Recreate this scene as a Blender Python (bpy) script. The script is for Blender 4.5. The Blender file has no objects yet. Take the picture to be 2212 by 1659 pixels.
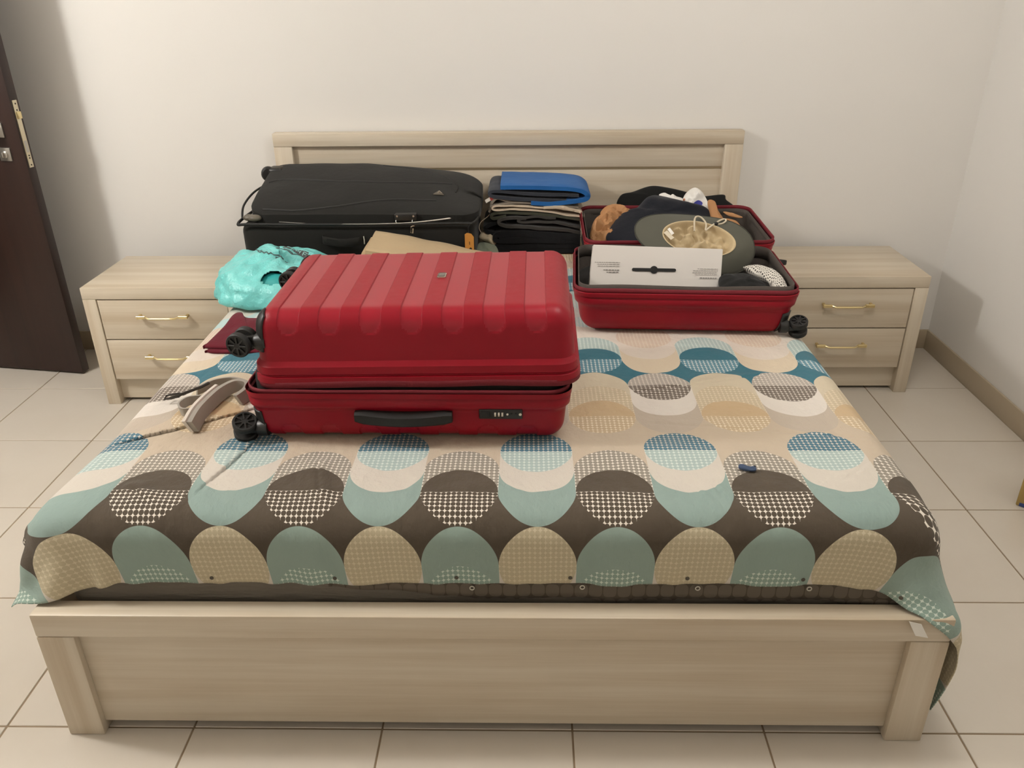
import bpy, bmesh, math, random
import numpy as np
from mathutils import Vector, Matrix, noise
from mathutils.bvhtree import BVHTree

random.seed(7)
SC = bpy.context.scene
COL = SC.collection

# ------------------------------------------------------------------ camera, world, lamp, exposure
cam_data = bpy.data.cameras.new('camera')
cam_data.sensor_width = 36.0
cam_data.lens = 28.619
cam_data.clip_start = 0.02
cam = bpy.data.objects.new('camera', cam_data)
COL.objects.link(cam)
cam.matrix_world = Matrix(((0.999805, 0.000611, 0.019726, 0.0875),
                           (0.017406, 0.443846, -0.895934, -3.5939),
                           (-0.009303, 0.896103, 0.443749, 1.5861),
                           (0, 0, 0, 1)))
SC.camera = cam

world = bpy.data.worlds.new('world')
SC.world = world
world.use_nodes = True
world.node_tree.nodes['Background'].inputs[0].default_value = (1.0, 0.93, 0.84, 1)
world.node_tree.nodes['Background'].inputs[1].default_value = 0.15

LAMP = (-2.66, -1.88, 2.56)
ld = bpy.data.lights.new('main_or_fill_light', 'POINT')
ld.energy = 134
ld.color = (1.0, 0.99, 0.972)
ld.shadow_soft_size = 0.11
lamp_light = bpy.data.objects.new('main_or_fill_light', ld)
COL.objects.link(lamp_light)
lamp_light.location = LAMP

# added fill lamp over the right half of the bed, raises overall brightness
FILL_AT = (0.72, -1.84, 2.45)
fill_data = bpy.data.lights.new('main_or_fill_light', 'POINT')
fill_data.energy = 49
fill_data.color = (1.0, 0.985, 0.96)
fill_data.shadow_soft_size = 0.24
fill_light = bpy.data.objects.new('main_or_fill_light', fill_data)
COL.objects.link(fill_light)

SC.view_settings.view_transform = 'Standard'
SC.view_settings.look = 'None'
SC.view_settings.gamma = 1.0
SC.view_settings.exposure = -0.30
SC.view_settings.use_curve_mapping = False

# ------------------------------------------------------------------ helpers
def lin(h):
    h = h.lstrip('#')
    out = []
    for i in (0, 2, 4):
        c = int(h[i:i + 2], 16) / 255
        out.append(c / 12.92 if c <= 0.04045 else ((c + 0.055) / 1.055) ** 2.4)
    return (*out, 1.0)


class NT:
    """small expression wrapper around shader math nodes"""
    def __init__(self, name):
        self.mat = bpy.data.materials.new(name)
        self.mat.use_nodes = True
        self.t = self.mat.node_tree
        self.n = self.t.nodes
        self.b = self.n['Principled BSDF']

    def node(self, typ, **kw):
        nd = self.n.new(typ)
        for k, v in kw.items():
            setattr(nd, k, v)
        return nd

    def put(self, sock, v):
        if isinstance(v, (int, float)):
            sock.default_value = v
        elif isinstance(v, (tuple, list)):
            sock.default_value = v
        else:
            self.t.links.new(v, sock)

    def m(self, op, a, b=None, c=None):
        nd = self.node('ShaderNodeMath', operation=op)
        for i, v in enumerate((a, b, c)):
            if v is not None:
                self.put(nd.inputs[i], v)
        return nd.outputs[0]

    def mix(self, fac, a, b):
        nd = self.node('ShaderNodeMix', data_type='RGBA')
        self.put(nd.inputs[0], fac)
        self.put(nd.inputs[6], a)
        self.put(nd.inputs[7], b)
        return nd.outputs[2]

    def ramp(self, fac, cols):
        nd = self.node('ShaderNodeValToRGB')
        cr = nd.color_ramp
        cr.interpolation = 'CONSTANT'
        k = len(cols)
        cr.elements[0].position = 0.0
        cr.elements[0].color = cols[0]
        cr.elements[1].position = 1.0 / k
        cr.elements[1].color = cols[1]
        for i in range(2, k):
            e = cr.elements.new(i / k)
            e.color = cols[i]
        self.put(nd.inputs[0], fac)
        return nd.outputs[0]

    def coords(self, scale=(1, 1, 1), kind='Object', loc=(0, 0, 0)):
        tc = self.node('ShaderNodeTexCoord')
        mp = self.node('ShaderNodeMapping')
        mp.inputs['Scale'].default_value = scale
        mp.inputs['Location'].default_value = loc
        self.t.links.new(tc.outputs[kind], mp.inputs[0])
        return mp.outputs[0]

    def noise(self, vec, scale=5.0, detail=3.0, rough=0.5):
        nd = self.node('ShaderNodeTexNoise')
        nd.inputs['Scale'].default_value = scale
        nd.inputs['Detail'].default_value = detail
        nd.inputs['Roughness'].default_value = rough
        if vec is not None:
            self.t.links.new(vec, nd.inputs['Vector'])
        return nd.outputs[0]

    def bump(self, height, strength=0.2, dist=0.002):
        nd = self.node('ShaderNodeBump')
        nd.inputs['Strength'].default_value = strength
        nd.inputs['Distance'].default_value = dist
        self.t.links.new(height, nd.inputs['Height'])
        self.t.links.new(nd.outputs[0], self.b.inputs['Normal'])

    def set(self, **kw):
        for k, v in kw.items():
            self.put(self.b.inputs[k.replace('_', ' ')], v)


def plain(name, col, rough=0.6, var=0.08, nscale=8.0, bump=0.0, bscale=200.0, metal=0.0, spec=0.5, **kw):
    n = NT(name)
    c = lin(col)
    dk = tuple(x * (1 - var) for x in c[:3]) + (1,)
    lt = tuple(min(1, x * (1 + var)) for x in c[:3]) + (1,)
    co = n.coords()
    n.set(Base_Color=n.mix(n.noise(co, nscale), dk, lt), Roughness=rough, Metallic=metal)
    n.b.inputs['Specular IOR Level'].default_value = spec
    if bump:
        n.bump(n.noise(co, bscale, 2), bump, 0.002)
    for k, v in kw.items():
        n.set(**{k: v})
    return n.mat


def wood(name, axis, base='#d3c8b5', dark='#bcab92'):
    n = NT(name)
    st = {'x': (0.8, 22, 22), 'y': (22, 0.8, 22), 'z': (22, 22, 0.8)}[axis]
    st2 = {'x': (3, 260, 260), 'y': (260, 3, 260), 'z': (260, 260, 3)}[axis]
    a = n.noise(n.coords(st), 1.0, 4, 0.6)
    b = n.noise(n.coords(st2), 1.0, 2, 0.5)
    mr = n.node('ShaderNodeMapRange')
    n.put(mr.inputs[0], a)
    mr.inputs[1].default_value = 0.38
    mr.inputs[2].default_value = 0.66
    f = n.m('ADD', n.m('MULTIPLY', mr.outputs[0], 0.7), n.m('MULTIPLY', b, 0.35))
    n.set(Base_Color=n.mix(f, lin(base), lin(dark)), Roughness=0.42)
    n.bump(b, 0.12, 0.001)
    return n.mat


MATS = {}
def mk(me, mat):
    if isinstance(mat, (list, tuple)):
        for q in mat:
            me.materials.append(q)
    elif mat is not None:
        me.materials.append(mat)


def link(o, parent=None):
    COL.objects.link(o)
    if parent is not None:
        o.parent = parent
    return o


def mesh(name, verts, faces, mat, parent=None, smooth=None, mi=None, uv=None):
    me = bpy.data.meshes.new(name)
    me.from_pydata([tuple(map(float, v)) for v in verts], [], [tuple(map(int, f)) for f in faces])
    mk(me, mat)
    if mi is not None:
        me.polygons.foreach_set('material_index', np.asarray(mi, dtype=np.int32))
    if smooth is not None:
        me.shade_smooth()
        if smooth < 3:
            me.set_sharp_from_angle(angle=smooth)
    me.update()
    return link(bpy.data.objects.new(name, me), parent)


def from_bm(name, bm, mat, parent=None, smooth=None):
    bmesh.ops.recalc_face_normals(bm, faces=bm.faces)
    me = bpy.data.meshes.new(name)
    bm.to_mesh(me)
    bm.free()
    mk(me, mat)
    if smooth is not None:
        me.shade_smooth()
        me.set_sharp_from_angle(angle=smooth)
    return link(bpy.data.objects.new(name, me), parent)


def add_box(bm, x0, x1, y0, y1, z0, z1, bev=0.0, seg=2, mat4=None):
    r = bmesh.ops.create_cube(bm, size=1.0)
    vs = r['verts']
    for v in vs:
        v.co = Vector(((x0 + x1) / 2 + v.co.x * (x1 - x0), (y0 + y1) / 2 + v.co.y * (y1 - y0), (z0 + z1) / 2 + v.co.z * (z1 - z0)))
    if bev > 0:
        es = list({e for v in vs for e in v.link_edges})
        rr = bmesh.ops.bevel(bm, geom=es, offset=bev, segments=seg, profile=0.5, affect='EDGES')
        vs = list({v for f in rr['faces'] for v in f.verts} | {v for v in vs if v.is_valid})
    if mat4 is not None:
        for v in vs:
            v.co = mat4 @ v.co
    return vs


def box(name, x0, x1, y0, y1, z0, z1, mat, parent=None, bev=0.003, seg=2, mat4=None):
    bm = bmesh.new()
    add_box(bm, x0, x1, y0, y1, z0, z1, bev, seg, mat4)
    return from_bm(name, bm, mat, parent, smooth=0.7 if bev else None)


def lathe(bm, prof, n=24, m4=None):
    rings = []
    for r, z in prof:
        rings.append([bm.verts.new((r * math.cos(2 * math.pi * i / n), r * math.sin(2 * math.pi * i / n), z)) for i in range(n)])
    for a, b in zip(rings, rings[1:]):
        for i in range(n):
            bm.faces.new((a[i], a[(i + 1) % n], b[(i + 1) % n], b[i]))
    bm.faces.new(rings[0][::-1])
    bm.faces.new(rings[-1])
    if m4 is not None:
        for rg in rings:
            for v in rg:
                v.co = m4 @ v.co


def tube(bm, pts, r, n=8, closed=False):
    pts = [Vector(p) for p in pts]
    k = len(pts)
    rings = []
    up = Vector((0.12, 0.2, 1)).normalized()
    for i, p in enumerate(pts):
        a = pts[(i - 1) % k] if (closed or i > 0) else p
        b = pts[(i + 1) % k] if (closed or i < k - 1) else p
        t = (b - a).normalized()
        s = t.cross(up)
        if s.length < 1e-3:
            s = t.cross(Vector((1, 0, 0)))
        s.normalize()
        u = s.cross(t)
        rr = r[i] if isinstance(r, (list, tuple)) else r
        rings.append([bm.verts.new(p + s * rr * math.cos(2 * math.pi * j / n) + u * rr * math.sin(2 * math.pi * j / n)) for j in range(n)])
    m = k if closed else k - 1
    for i in range(m):
        a, b = rings[i], rings[(i + 1) % k]
        for j in range(n):
            bm.faces.new((a[j], a[(j + 1) % n], b[(j + 1) % n], b[j]))
    if not closed:
        bm.faces.new(rings[0][::-1])
        bm.faces.new(rings[-1])


def tube_obj(name, pts, r, mat, parent=None, n=8, closed=False):
    bm = bmesh.new()
    tube(bm, pts, r, n, closed)
    return from_bm(name, bm, mat, parent, smooth=1.0)


def catmull(pts, n, closed=True):
    P = np.array(pts, float)
    k = len(P)
    out = []
    segs = k if closed else k - 1
    per = max(1, n // segs)
    for i in range(segs):
        if closed:
            p0, p1, p2, p3 = P[(i - 1) % k], P[i], P[(i + 1) % k], P[(i + 2) % k]
        else:
            p0, p1, p2, p3 = P[max(i - 1, 0)], P[i], P[i + 1], P[min(i + 2, k - 1)]
        for j in range(per):
            t = j / per
            out.append(0.5 * ((2 * p1) + (-p0 + p2) * t + (2 * p0 - 5 * p1 + 4 * p2 - p3) * t * t + (-p0 + 3 * p1 - 3 * p2 + p3) * t ** 3))
    if not closed:
        out.append(P[-1])
    return np.array(out)


def thing(name, label, cat, loc=(0, 0, 0), rotz=0.0, group=None):
    o = bpy.data.objects.new(name, None)
    COL.objects.link(o)
    o.empty_display_size = 0.05
    o.location = loc
    o.rotation_euler = (0, 0, rotz)
    tag(o, label, cat, group)
    return o


def tag(o, label, cat, group=None):
    o['label'] = label
    o['category'] = cat
    if group:
        o['group'] = group
    return o


def struct(o):
    o['kind'] = 'structure'
    return o


def copy_tree(o, parent=None):
    c = o.copy()
    COL.objects.link(c)
    c.parent = parent
    for ch in o.children:
        copy_tree(ch, c)
    return c


def nz(x, y, z):
    return noise.noise(Vector((x, y, z)))

# ------------------------------------------------------------------ materials
n = NT('wall_paint')
co = n.coords()
n.set(Base_Color=n.mix(n.noise(co, 1.3, 3), lin('#e5e2dd'), lin('#e1ddd7')), Roughness=0.75)
n.bump(n.noise(co, 90, 3), 0.05, 0.002)
M_wall = n.mat

n = NT('floor_tile')
co = n.coords((1, 1.4, 1))
v = n.noise(co, 3.0, 5, 0.62)
v2 = n.noise(n.coords((2.2, 0.9, 1)), 1.6, 6, 0.7)
n.set(Base_Color=n.mix(n.m('MULTIPLY', n.m('ADD', v, v2), 0.5), lin('#d6cec2'), lin('#c8beaf')), Roughness=0.24)
M_tile = n.mat
M_grout = plain('tile_grout', '#8d7a62', 0.9, 0.15, 20)
M_base = plain('baseboard_tile', '#b7a890', 0.35, 0.07, 5)
M_ceil = plain('ceiling_paint', '#ebe6de', 0.9, 0.02)
M_woodx = wood('ash_wood_lengthwise', 'x')
M_woody = wood('ash_wood_depthwise', 'y')
M_woodz = wood('ash_wood_upright', 'z')
M_gap = plain('dark_gap', '#2c241d', 0.9)
M_gold = plain('brushed_gold', '#dccb9c', 0.28, 0.05, 8, metal=1.0)
M_strip = plain('brass_strip', '#a8977a', 0.35, 0.05, 8, metal=0.6)
M_door = wood('dark_door_veneer', 'z', '#2e1912', '#22110b')
M_steel = plain('brushed_steel', '#b9b4ac', 0.32, 0.06, 30, metal=0.9)
M_brassplate = plain('nickel_plate', '#d3c8ae', 0.3, 0.06, 30, metal=0.7)

# ------------------------------------------------------------------ room shell
XL, XR, YF, ZC = -2.82, 1.979, -4.7, 2.72
def slab(name, *a):
    return struct(box(name, *a, bev=0))

floor = slab('floor', XL - 1.2, XR + 0.1, YF - 0.1, 0.1, -0.06, -0.002, M_grout)
T, TX, TY = 0.45, 0.1914, -2.2334
tile_me = {}
def tile_mesh(w, d):
    key = (round(w, 3), round(d, 3))
    if key not in tile_me:
        bm = bmesh.new()
        add_box(bm, -w / 2, w / 2, -d / 2, d / 2, -0.008, 0.0, 0.0012, 1)
        me = bpy.data.meshes.new('tile')
        bmesh.ops.recalc_face_normals(bm, faces=bm.faces)
        bm.to_mesh(me)
        bm.free()
        me.materials.append(M_tile)
        tile_me[key] = me
    return tile_me[key]
g = 0.0022
for i in range(-7, 5):
    for j in range(-6, 6):
        x0, x1 = max(TX + i * T, XL), min(TX + (i + 1) * T, XR)
        y0, y1 = max(TY + j * T, YF), min(TY + (j + 1) * T, 0.0)
        if x1 - x0 < 0.02 or y1 - y0 < 0.02:
            continue
        o = bpy.data.objects.new('tile', tile_mesh(x1 - x0 - 2 * g, y1 - y0 - 2 * g))
        link(o, floor)
        o.location = ((x0 + x1) / 2, (y0 + y1) / 2, 0)

slab('wall_back', XL - 1.2, XR + 0.1, 0.0, 0.1, 0, ZC, M_wall)
slab('wall_right', XR, XR + 0.1, YF, 0.0, 0, ZC, M_wall)
slab('wall_front', XL - 1.2, XR + 0.1, YF - 0.1, YF, 0, ZC, M_wall)
slab('ceiling', XL - 1.2, XR + 0.1, YF - 0.1, 0.1, ZC, ZC + 0.08, M_ceil)
bm = bmesh.new()
add_box(bm, XL - 0.12, XL, -0.13, 0.0, 0, ZC)
add_box(bm, XL - 0.12, XL, YF, -1.03, 0, ZC)
add_box(bm, XL - 0.12, XL, -1.03, -0.13, 2.12, ZC)
struct(from_bm('wall_left', bm, M_wall))
slab('wall_corridor', XL - 1.2, XL - 1.1, YF, 0.0, 0, ZC, M_wall)
struct(box('baseboard_back', XL, XR, -0.010, 0.0, 0.0, 0.094, M_base, bev=0.002))
struct(box('baseboard_right', XR - 0.010, XR, YF, -0.010, 0.0, 0.094, M_base, bev=0.002))
struct(box('baseboard_left', XL, XL + 0.010, YF, -1.09, 0.0, 0.094, M_base, bev=0.002))
bm = bmesh.new()
add_box(bm, XL - 0.13, XL + 0.012, -0.165, -0.105, 0, 2.15)
add_box(bm, XL - 0.13, XL + 0.012, -1.09, -1.03, 0, 2.15)
add_box(bm, XL - 0.13, XL + 0.012, -1.09, -0.105, 2.09, 2.15)
struct(from_bm('trim_1', bm, M_door))

# open door leaf: hinge at the left wall, free edge near the nightstand
door = bpy.data.objects.new('door_1', None)
COL.objects.link(door)
struct(door)
door['label'] = 'dark brown wooden door standing open against the back wall'
door['category'] = 'door'
ang = math.atan2(-0.065, 0.413)
DL, DTH = 0.84, 0.046
door.location = (-1.934 - DL * math.cos(ang), -0.292 - DL * math.sin(ang), 0.008)
door.rotation_euler = (0, 0, ang)
box('leaf', 0, DL, 0, DTH, 0, 2.07, M_door, door, bev=0.002)
def z_(z): return z - 0.008
# lock face plate on the free edge
lp = box('lock_plate', DL - 0.001, DL + 0.0025, 0.010, 0.034, z_(0.925), z_(1.185), M_brassplate, door, bev=0.001)
box('latch', DL, DL + 0.012, 0.013, 0.031, z_(1.115), z_(1.142), M_gold, lp, bev=0.002)
box('bolt_slot', DL + 0.0022, DL + 0.0032, 0.015, 0.029, z_(0.985), z_(1.03), M_steel, lp, bev=0)
for zz in (0.935, 0.962, 0.972, 1.148, 1.172):
    bm = bmesh.new()
    lathe(bm, [(0.0032, 0), (0.0032, 0.0012)], 10, Matrix.Translation((DL + 0.0022, 0.022, z_(zz))) @ Matrix.Rotation(math.pi / 2, 4, 'Y'))
    from_bm('screw', bm, M_gap, lp)
ros = box('handle_rosette', DL - 0.118, DL - 0.062, -0.008, 0.001, z_(1.045), z_(1.101), M_steel, door, bev=0.002)
bm = bmesh.new()
lathe(bm, [(0.011, 0), (0.011, 0.04), (0.009, 0.043)], 16, Matrix.Translation((DL - 0.09, -0.008, z_(1.073))) @ Matrix.Rotation(math.pi / 2, 4, 'X'))
add_box(bm, DL - 0.215, DL - 0.078, -0.058, -0.044, z_(1.063), z_(1.084), 0.004, 2)
from_bm('lever', bm, M_steel, ros, smooth=0.6)
esc = box('lock_escutcheon', DL - 0.108, DL - 0.056, -0.007, 0.001, z_(0.953), z_(1.005), M_steel, door, bev=0.002)
bm = bmesh.new()
lathe(bm, [(0.014, 0), (0.014, 0.004), (0.011, 0.006)], 20, Matrix.Translation((DL - 0.082, -0.007, z_(0.979))) @ Matrix.Rotation(math.pi / 2, 4, 'X'))
add_box(bm, DL - 0.085, DL - 0.079, -0.024, -0.010, z_(0.969), z_(0.989), 0.002, 1)
from_bm('thumb_turn', bm, M_steel, esc, smooth=0.6)
for zz in (0.25, 1.05, 1.85):
    bm = bmesh.new()
    lathe(bm, [(0.008, -0.05), (0.008, 0.05)], 12, Matrix.Translation((-0.004, DTH + 0.002, zz)))
    from_bm('hinge', bm, M_steel, door, smooth=0.6)

# ceiling lamp that lights the room
cl = thing('main_or_fill_lamp', 'lamp with a bare bulb high in the door side corner', 'lamp', (LAMP[0], LAMP[1], ZC))
bm = bmesh.new()
lathe(bm, [(0.07, 0.0), (0.07, -0.02), (0.03, -0.05), (0.022, -0.09), (0.02, -0.13)], 24)
from_bm('lamp_holder', bm, M_ceil, cl, smooth=0.6)
lamp_light.parent = cl
lamp_light.location = (0, 0, LAMP[2] - ZC)
fill_mount = thing('main_or_fill_lamp', 'added fill lamp above the bed that raises the brightness', 'lamp', (FILL_AT[0], FILL_AT[1], ZC))
bm = bmesh.new()
lathe(bm, [(0.07, 0.0), (0.07, -0.02), (0.03, -0.04), (0.022, -0.05)], 24)
from_bm('lamp_holder', bm, M_ceil, fill_mount, smooth=0.6)  # holder made up for the added fill lamp
fill_light.parent = fill_mount
fill_light.location = (0, 0, FILL_AT[2] - ZC)

# ------------------------------------------------------------------ bed
bed = thing('bed_frame', 'pale ash wood double bed frame with panelled headboard and footboard', 'bed', (0, -1.1, 0))
def bp(name, x0, x1, y0, y1, z0, z1, mat, par=None, bev=0.003):
    o = box(name, x0, x1, y0 + 1.1, y1 + 1.1, z0, z1, mat, par or bed, bev)
    return o
HW = 0.995
fb = bp('footboard', -0.911, 0.911, -2.240, -2.222, 0.03, 0.310, M_woodx, bev=0.001)
bp('top_rail', -HW, HW, -2.256, -2.206, 0.303, 0.365, M_woodx, fb, 0.004)
bp('post', -HW, -0.911, -2.256, -2.206, 0.0, 0.3025, M_woodz, fb, 0.003)
bp('post', 0.911, HW, -2.256, -2.206, 0.0, 0.3025, M_woodz, fb, 0.003)
hb = bp('headboard', -0.92, 0.92, -0.040, -0.014, 0.10, 0.857, M_woodx, bev=0.002)
bp('upper_panel', -0.92, 0.92, -0.040, -0.014, 0.866, 0.97, M_woodx, hb, 0.002)
bp('brass_strip', -0.92, 0.92, -0.0415, -0.016, 0.857, 0.866, M_strip, hb, 0.0)
bp('top_rail', -HW, HW, -0.062, -0.012, 0.962, 1.017, M_woodx, hb, 0.003)
bp('post', -HW, -0.917, -0.062, -0.012, 0.0, 0.9615, M_woodz, hb, 0.003)
bp('post', 0.917, HW, -0.062, -0.012, 0.0, 0.9615, M_woodz, hb, 0.003)
for s in (-1, 1):
    a, b = sorted((s * 0.976, s * 0.994))
    bp('side_rail', a, b, -2.206, -0.062, 0.10, 0.335, M_woody)
bp('base_board', -0.968, 0.968, -2.206, -0.062, 0.255, 0.285, M_woody, bev=0)

# ------------------------------------------------------------------ nightstands
def nightstand():
    t = thing('nightstand', 'pale ash two-drawer nightstand with gold handles by the open dark door', 'nightstand', (0, 0, 0), 0, 'bedside nightstands')
    w, D = 0.315, 0.42
    box('top_panel', -w, w, -D, 0, 0.468, 0.516, M_woodx, t, 0.003)
    for s in (-1, 1):
        a, b = sorted((s * (w - 0.053), s * w))
        box('side_panel', a, b, -D, 0, 0.0, 0.4675, M_woodz, t, 0.002)
    box('back_panel', -w + 0.053, w - 0.053, -0.02, -0.005, 0.02, 0.468, M_woodx, t, 0)
    box('inner_carcass', -w + 0.053, w - 0.053, -D + 0.03, -0.02, 0.11, 0.468, M_gap, t, 0)
    box('plinth', -w + 0.053, w - 0.053, -D + 0.035, -D + 0.05, 0.014, 0.112, M_woodx, t, 0)
    for z0, z1 in ((0.2955, 0.4635), (0.115, 0.2905)):
        d = box('drawer', -w + 0.0565, w - 0.0565, -D + 0.004, -D + 0.024, z0, z1, M_woodx, t, 0.0015)
        zc = z0 + (z1 - z0) * 0.62
        bm = bmesh.new()
        for s in (-1, 1):
            a, b = sorted((s * 0.066, s * 0.103))
            add_box(bm, a, b, -D - 0.026, -D - 0.017, zc - 0.0065, zc + 0.0065, 0.0015, 1)
            add_box(bm, *sorted((s * 0.090, s * 0.100)), -D - 0.018, -D + 0.005, zc - 0.005, zc + 0.005, 0.001, 1)
            tube(bm, [(s * 0.066, -D - 0.022, zc), (s * 0.052, -D - 0.030, zc - 0.003), (s * 0.03, -D - 0.030, zc - 0.003)], 0.004, 8)
        tube(bm, [(-0.035, -D - 0.030, zc - 0.003), (0.035, -D - 0.030, zc - 0.003)], 0.0042, 8)
        from_bm('handle', bm, M_gold, d, smooth=0.6)
    return t
ns = nightstand()
ns.location = (-1.368, -0.16, 0)
ns2 = copy_tree(ns)
ns2.location = (1.380, -0.052, 0)
ns2['label'] = 'pale ash two-drawer nightstand with gold handles beside the right wall'

# ------------------------------------------------------------------ mattress in a grey sheet
n = NT('grey_sheet')
co = n.coords()
n.set(Base_Color=n.mix(n.noise(co, 6, 3), lin('#7d766a'), lin('#6d665b')), Roughness=0.9)
n.bump(n.noise(n.coords((1, 1, 6)), 14, 3), 0.5, 0.012)
M_sheet = n.mat

MX, MY0, MY1, MZ, MR = 0.970, -2.196, -0.075, 0.570, 0.052
def rounded_slab(x0, x1, y0, y1, z0, z1, r, dx=0.04):
    def ax(a, b):
        e = [a + r * (1 - math.cos(t * math.pi / 12)) for t in range(7)]
        k = max(2, int((b - a - 2 * r) / dx))
        mid = [a + r + (b - a - 2 * r) * i / k for i in range(1, k)]
        return e + mid + [b - (q - a) for q in e][::-1]
    X, Y, Z = ax(x0, x1), ax(y0, y1), ax(z0, z1)
    V, F, idx = [], [], {}
    def vid(p):
        k = tuple(round(q, 5) for q in p)
        if k not in idx:
            c = (min(max(p[0], x0 + r), x1 - r), min(max(p[1], y0 + r), y1 - r), min(max(p[2], z0 + r), z1 - r))
            d = Vector(p) - Vector(c)
            q = Vector(c) + (d.normalized() * r if d.length > 1e-9 else d)
            idx[k] = len(V)
            V.append(q)
        return idx[k]
    def face(A, B, f, flip):
        for i in range(len(A) - 1):
            for j in range(len(B) - 1):
                q = [vid(f(A[i], B[j])), vid(f(A[i + 1], B[j])), vid(f(A[i + 1], B[j + 1])), vid(f(A[i], B[j + 1]))]
                F.append(q[::-1] if flip else q)
    face(X, Y, lambda a, b: (a, b, z1), False)
    face(X, Y, lambda a, b: (a, b, z0), True)
    face(X, Z, lambda a, b: (a, y0, b), False)
    face(X, Z, lambda a, b: (a, y1, b), True)
    face(Y, Z, lambda a, b: (x1, a, b), False)
    face(Y, Z, lambda a, b: (x0, a, b), True)
    return V, F
V, F = rounded_slab(-MX + 0.012, MX - 0.012, MY0 + 0.006, MY1, 0.285, MZ - 0.014, MR + 0.015)
tag(mesh('mattress', V, F, M_sheet, None, 3.2), 'mattress in a plain grey fitted sheet lying in the bed frame', 'mattress')

# ------------------------------------------------------------------ duvet cover: printed pattern
n = NT('retro_circle_print')
uvn = n.node('ShaderNodeUVMap')
sx = n.node('ShaderNodeSeparateXYZ')
n.t.links.new(uvn.outputs[0], sx.inputs[0])
U, Vv = sx.outputs[0], sx.outputs[1]
colr = n.m('FLOOR', n.m('ADD', U, 0.5))
x = n.m('SUBTRACT', U, colr)
isB = n.m('LESS_THAN', 0.25, n.m('FRACT', n.m('MULTIPLY', n.m('ADD', colr, 100.0), 0.5)))
vb = n.m('ADD', Vv, 0.5)
band = n.m('FLOOR', n.m('MULTIPLY', vb, 0.5))
t = n.m('SUBTRACT', Vv, n.m('MULTIPLY', band, 2.0))
s = n.m('SQRT', n.m('MAXIMUM', 0.0, n.m('SUBTRACT', 0.25, n.m('MULTIPLY', x, x))))
NB = 8                                   # bands -1 .. 6
bf = n.m('DIVIDE', n.m('ADD', band, 1.5), float(NB))
bf2 = n.m('DIVIDE', n.m('ADD', band, 2.5), float(NB))
wht, brn, grg, tea = '#d0c8bc', '#4a4034', '#c2b29d', '#2c6b7c'
def R(*c): return [lin(q) for q in c]
#            band  -1        0(first)    1           2(teal)     3           4 teal     5         6
bgc   = R('#8d8577', brn,       grg,       tea,       '#d6ccbf', tea,       grg,       brn)
A_bot = R('#95aca3', '#8ba099', '#b9ac9c', '#d2c2aa', '#b6cdcb', '#d2c2aa', '#b9ac9c', '#8ba099')
A_wht = R(wht,       wht,       '#d9d1c7', '#d6cabd', wht,       '#d6cabd', wht,       wht)
A_lo  = R('#bdb194', '#a8bab6', '#6d6259', '#cfbaa6', '#a4a7a3', '#cfbaa6', '#6d6259', '#a8bab6')
A_lol = R('#d0c5a9', '#d3dcd4', wht,       '#dacdbb', wht,       '#dacdbb', wht,       '#d3dcd4')
A_up  = R('#bdb194', '#416f82', '#aaa197', '#cbb6a4', '#c2c6c0', '#cbb6a4', '#aaa197', '#416f82')
A_upl = R('#d2c7ac', wht,       '#dcd3c7', '#dccfbe', '#e3ded2', '#dccfbe', '#dcd3c7', wht)
B_lo  = R('#8fa399', '#4a4034', '#c2ac8c', '#4d8497', '#b9cfcc', '#4d8497', '#c2ac8c', '#4a4034')
B_lol = R('#d6ddd0', '#e9e1d4', '#e6d8c0', '#e4e6e0', '#e3e6df', '#e4e6e0', '#e6d8c0', '#e9e1d4')
B_dom = R('#8fa399', brn,       '#c3a985', tea,       '#cfd2cb', tea,       '#c3a985', brn)
B_cap = R('#8ca397', '#8f877b', '#c4b498', '#a8bab6', '#b9cfcc', '#a8bab6', '#c4b498', '#8f877b')
B_capl= R('#cfdace', '#e4dcd0', '#dccdb4', '#d3dcd4', '#e3e6df', '#d3dcd4', '#dccdb4', '#e4dcd0')
B_ext = R('#8fa399', brn,       '#cbbea6', tea,       '#b7cfcb', tea,       '#cbbea6', brn)
# dot lattice: 16 dots across one column
fx = n.m('SUBTRACT', n.m('FRACT', n.m('MULTIPLY', n.m('ADD', U, 100.5), 15.0)), 0.5)
fy = n.m('SUBTRACT', n.m('FRACT', n.m('MULTIPLY', n.m('ADD', Vv, 100.0), 15.0)), 0.5)
rad = n.m('SQRT', n.m('ADD', n.m('MULTIPLY', fx, fx), n.m('MULTIPLY', fy, fy)))
lat = n.m('LESS_THAN', 0.488, rad)
def rp(c, f=None): return n.ramp(f or bf, c)
def dots(a, b): return n.mix(lat, rp(a), rp(b))
bg = n.mix(n.m('LESS_THAN', 0.25, t), rp(bgc), rp(bgc, bf2))
# column A
colA = n.mix(n.m('LESS_THAN', n.m('SUBTRACT', 0.5, s), t), rp(A_bot), rp(A_wht))
colA = n.mix(n.m('LESS_THAN', n.m('SUBTRACT', 1.0, s), t), colA, dots(A_lo, A_lol))
colA = n.mix(n.m('LESS_THAN', n.m('MAXIMUM', 1.0, n.m('SUBTRACT', 1.0, s)), t), colA, dots(A_up, A_upl))
inA = n.m('MULTIPLY', n.m('LESS_THAN', n.m('MULTIPLY', s, -1.0), t), n.m('LESS_THAN', t, n.m('ADD', 1.0, s)))
colA = n.mix(inA, bg, colA)
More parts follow.
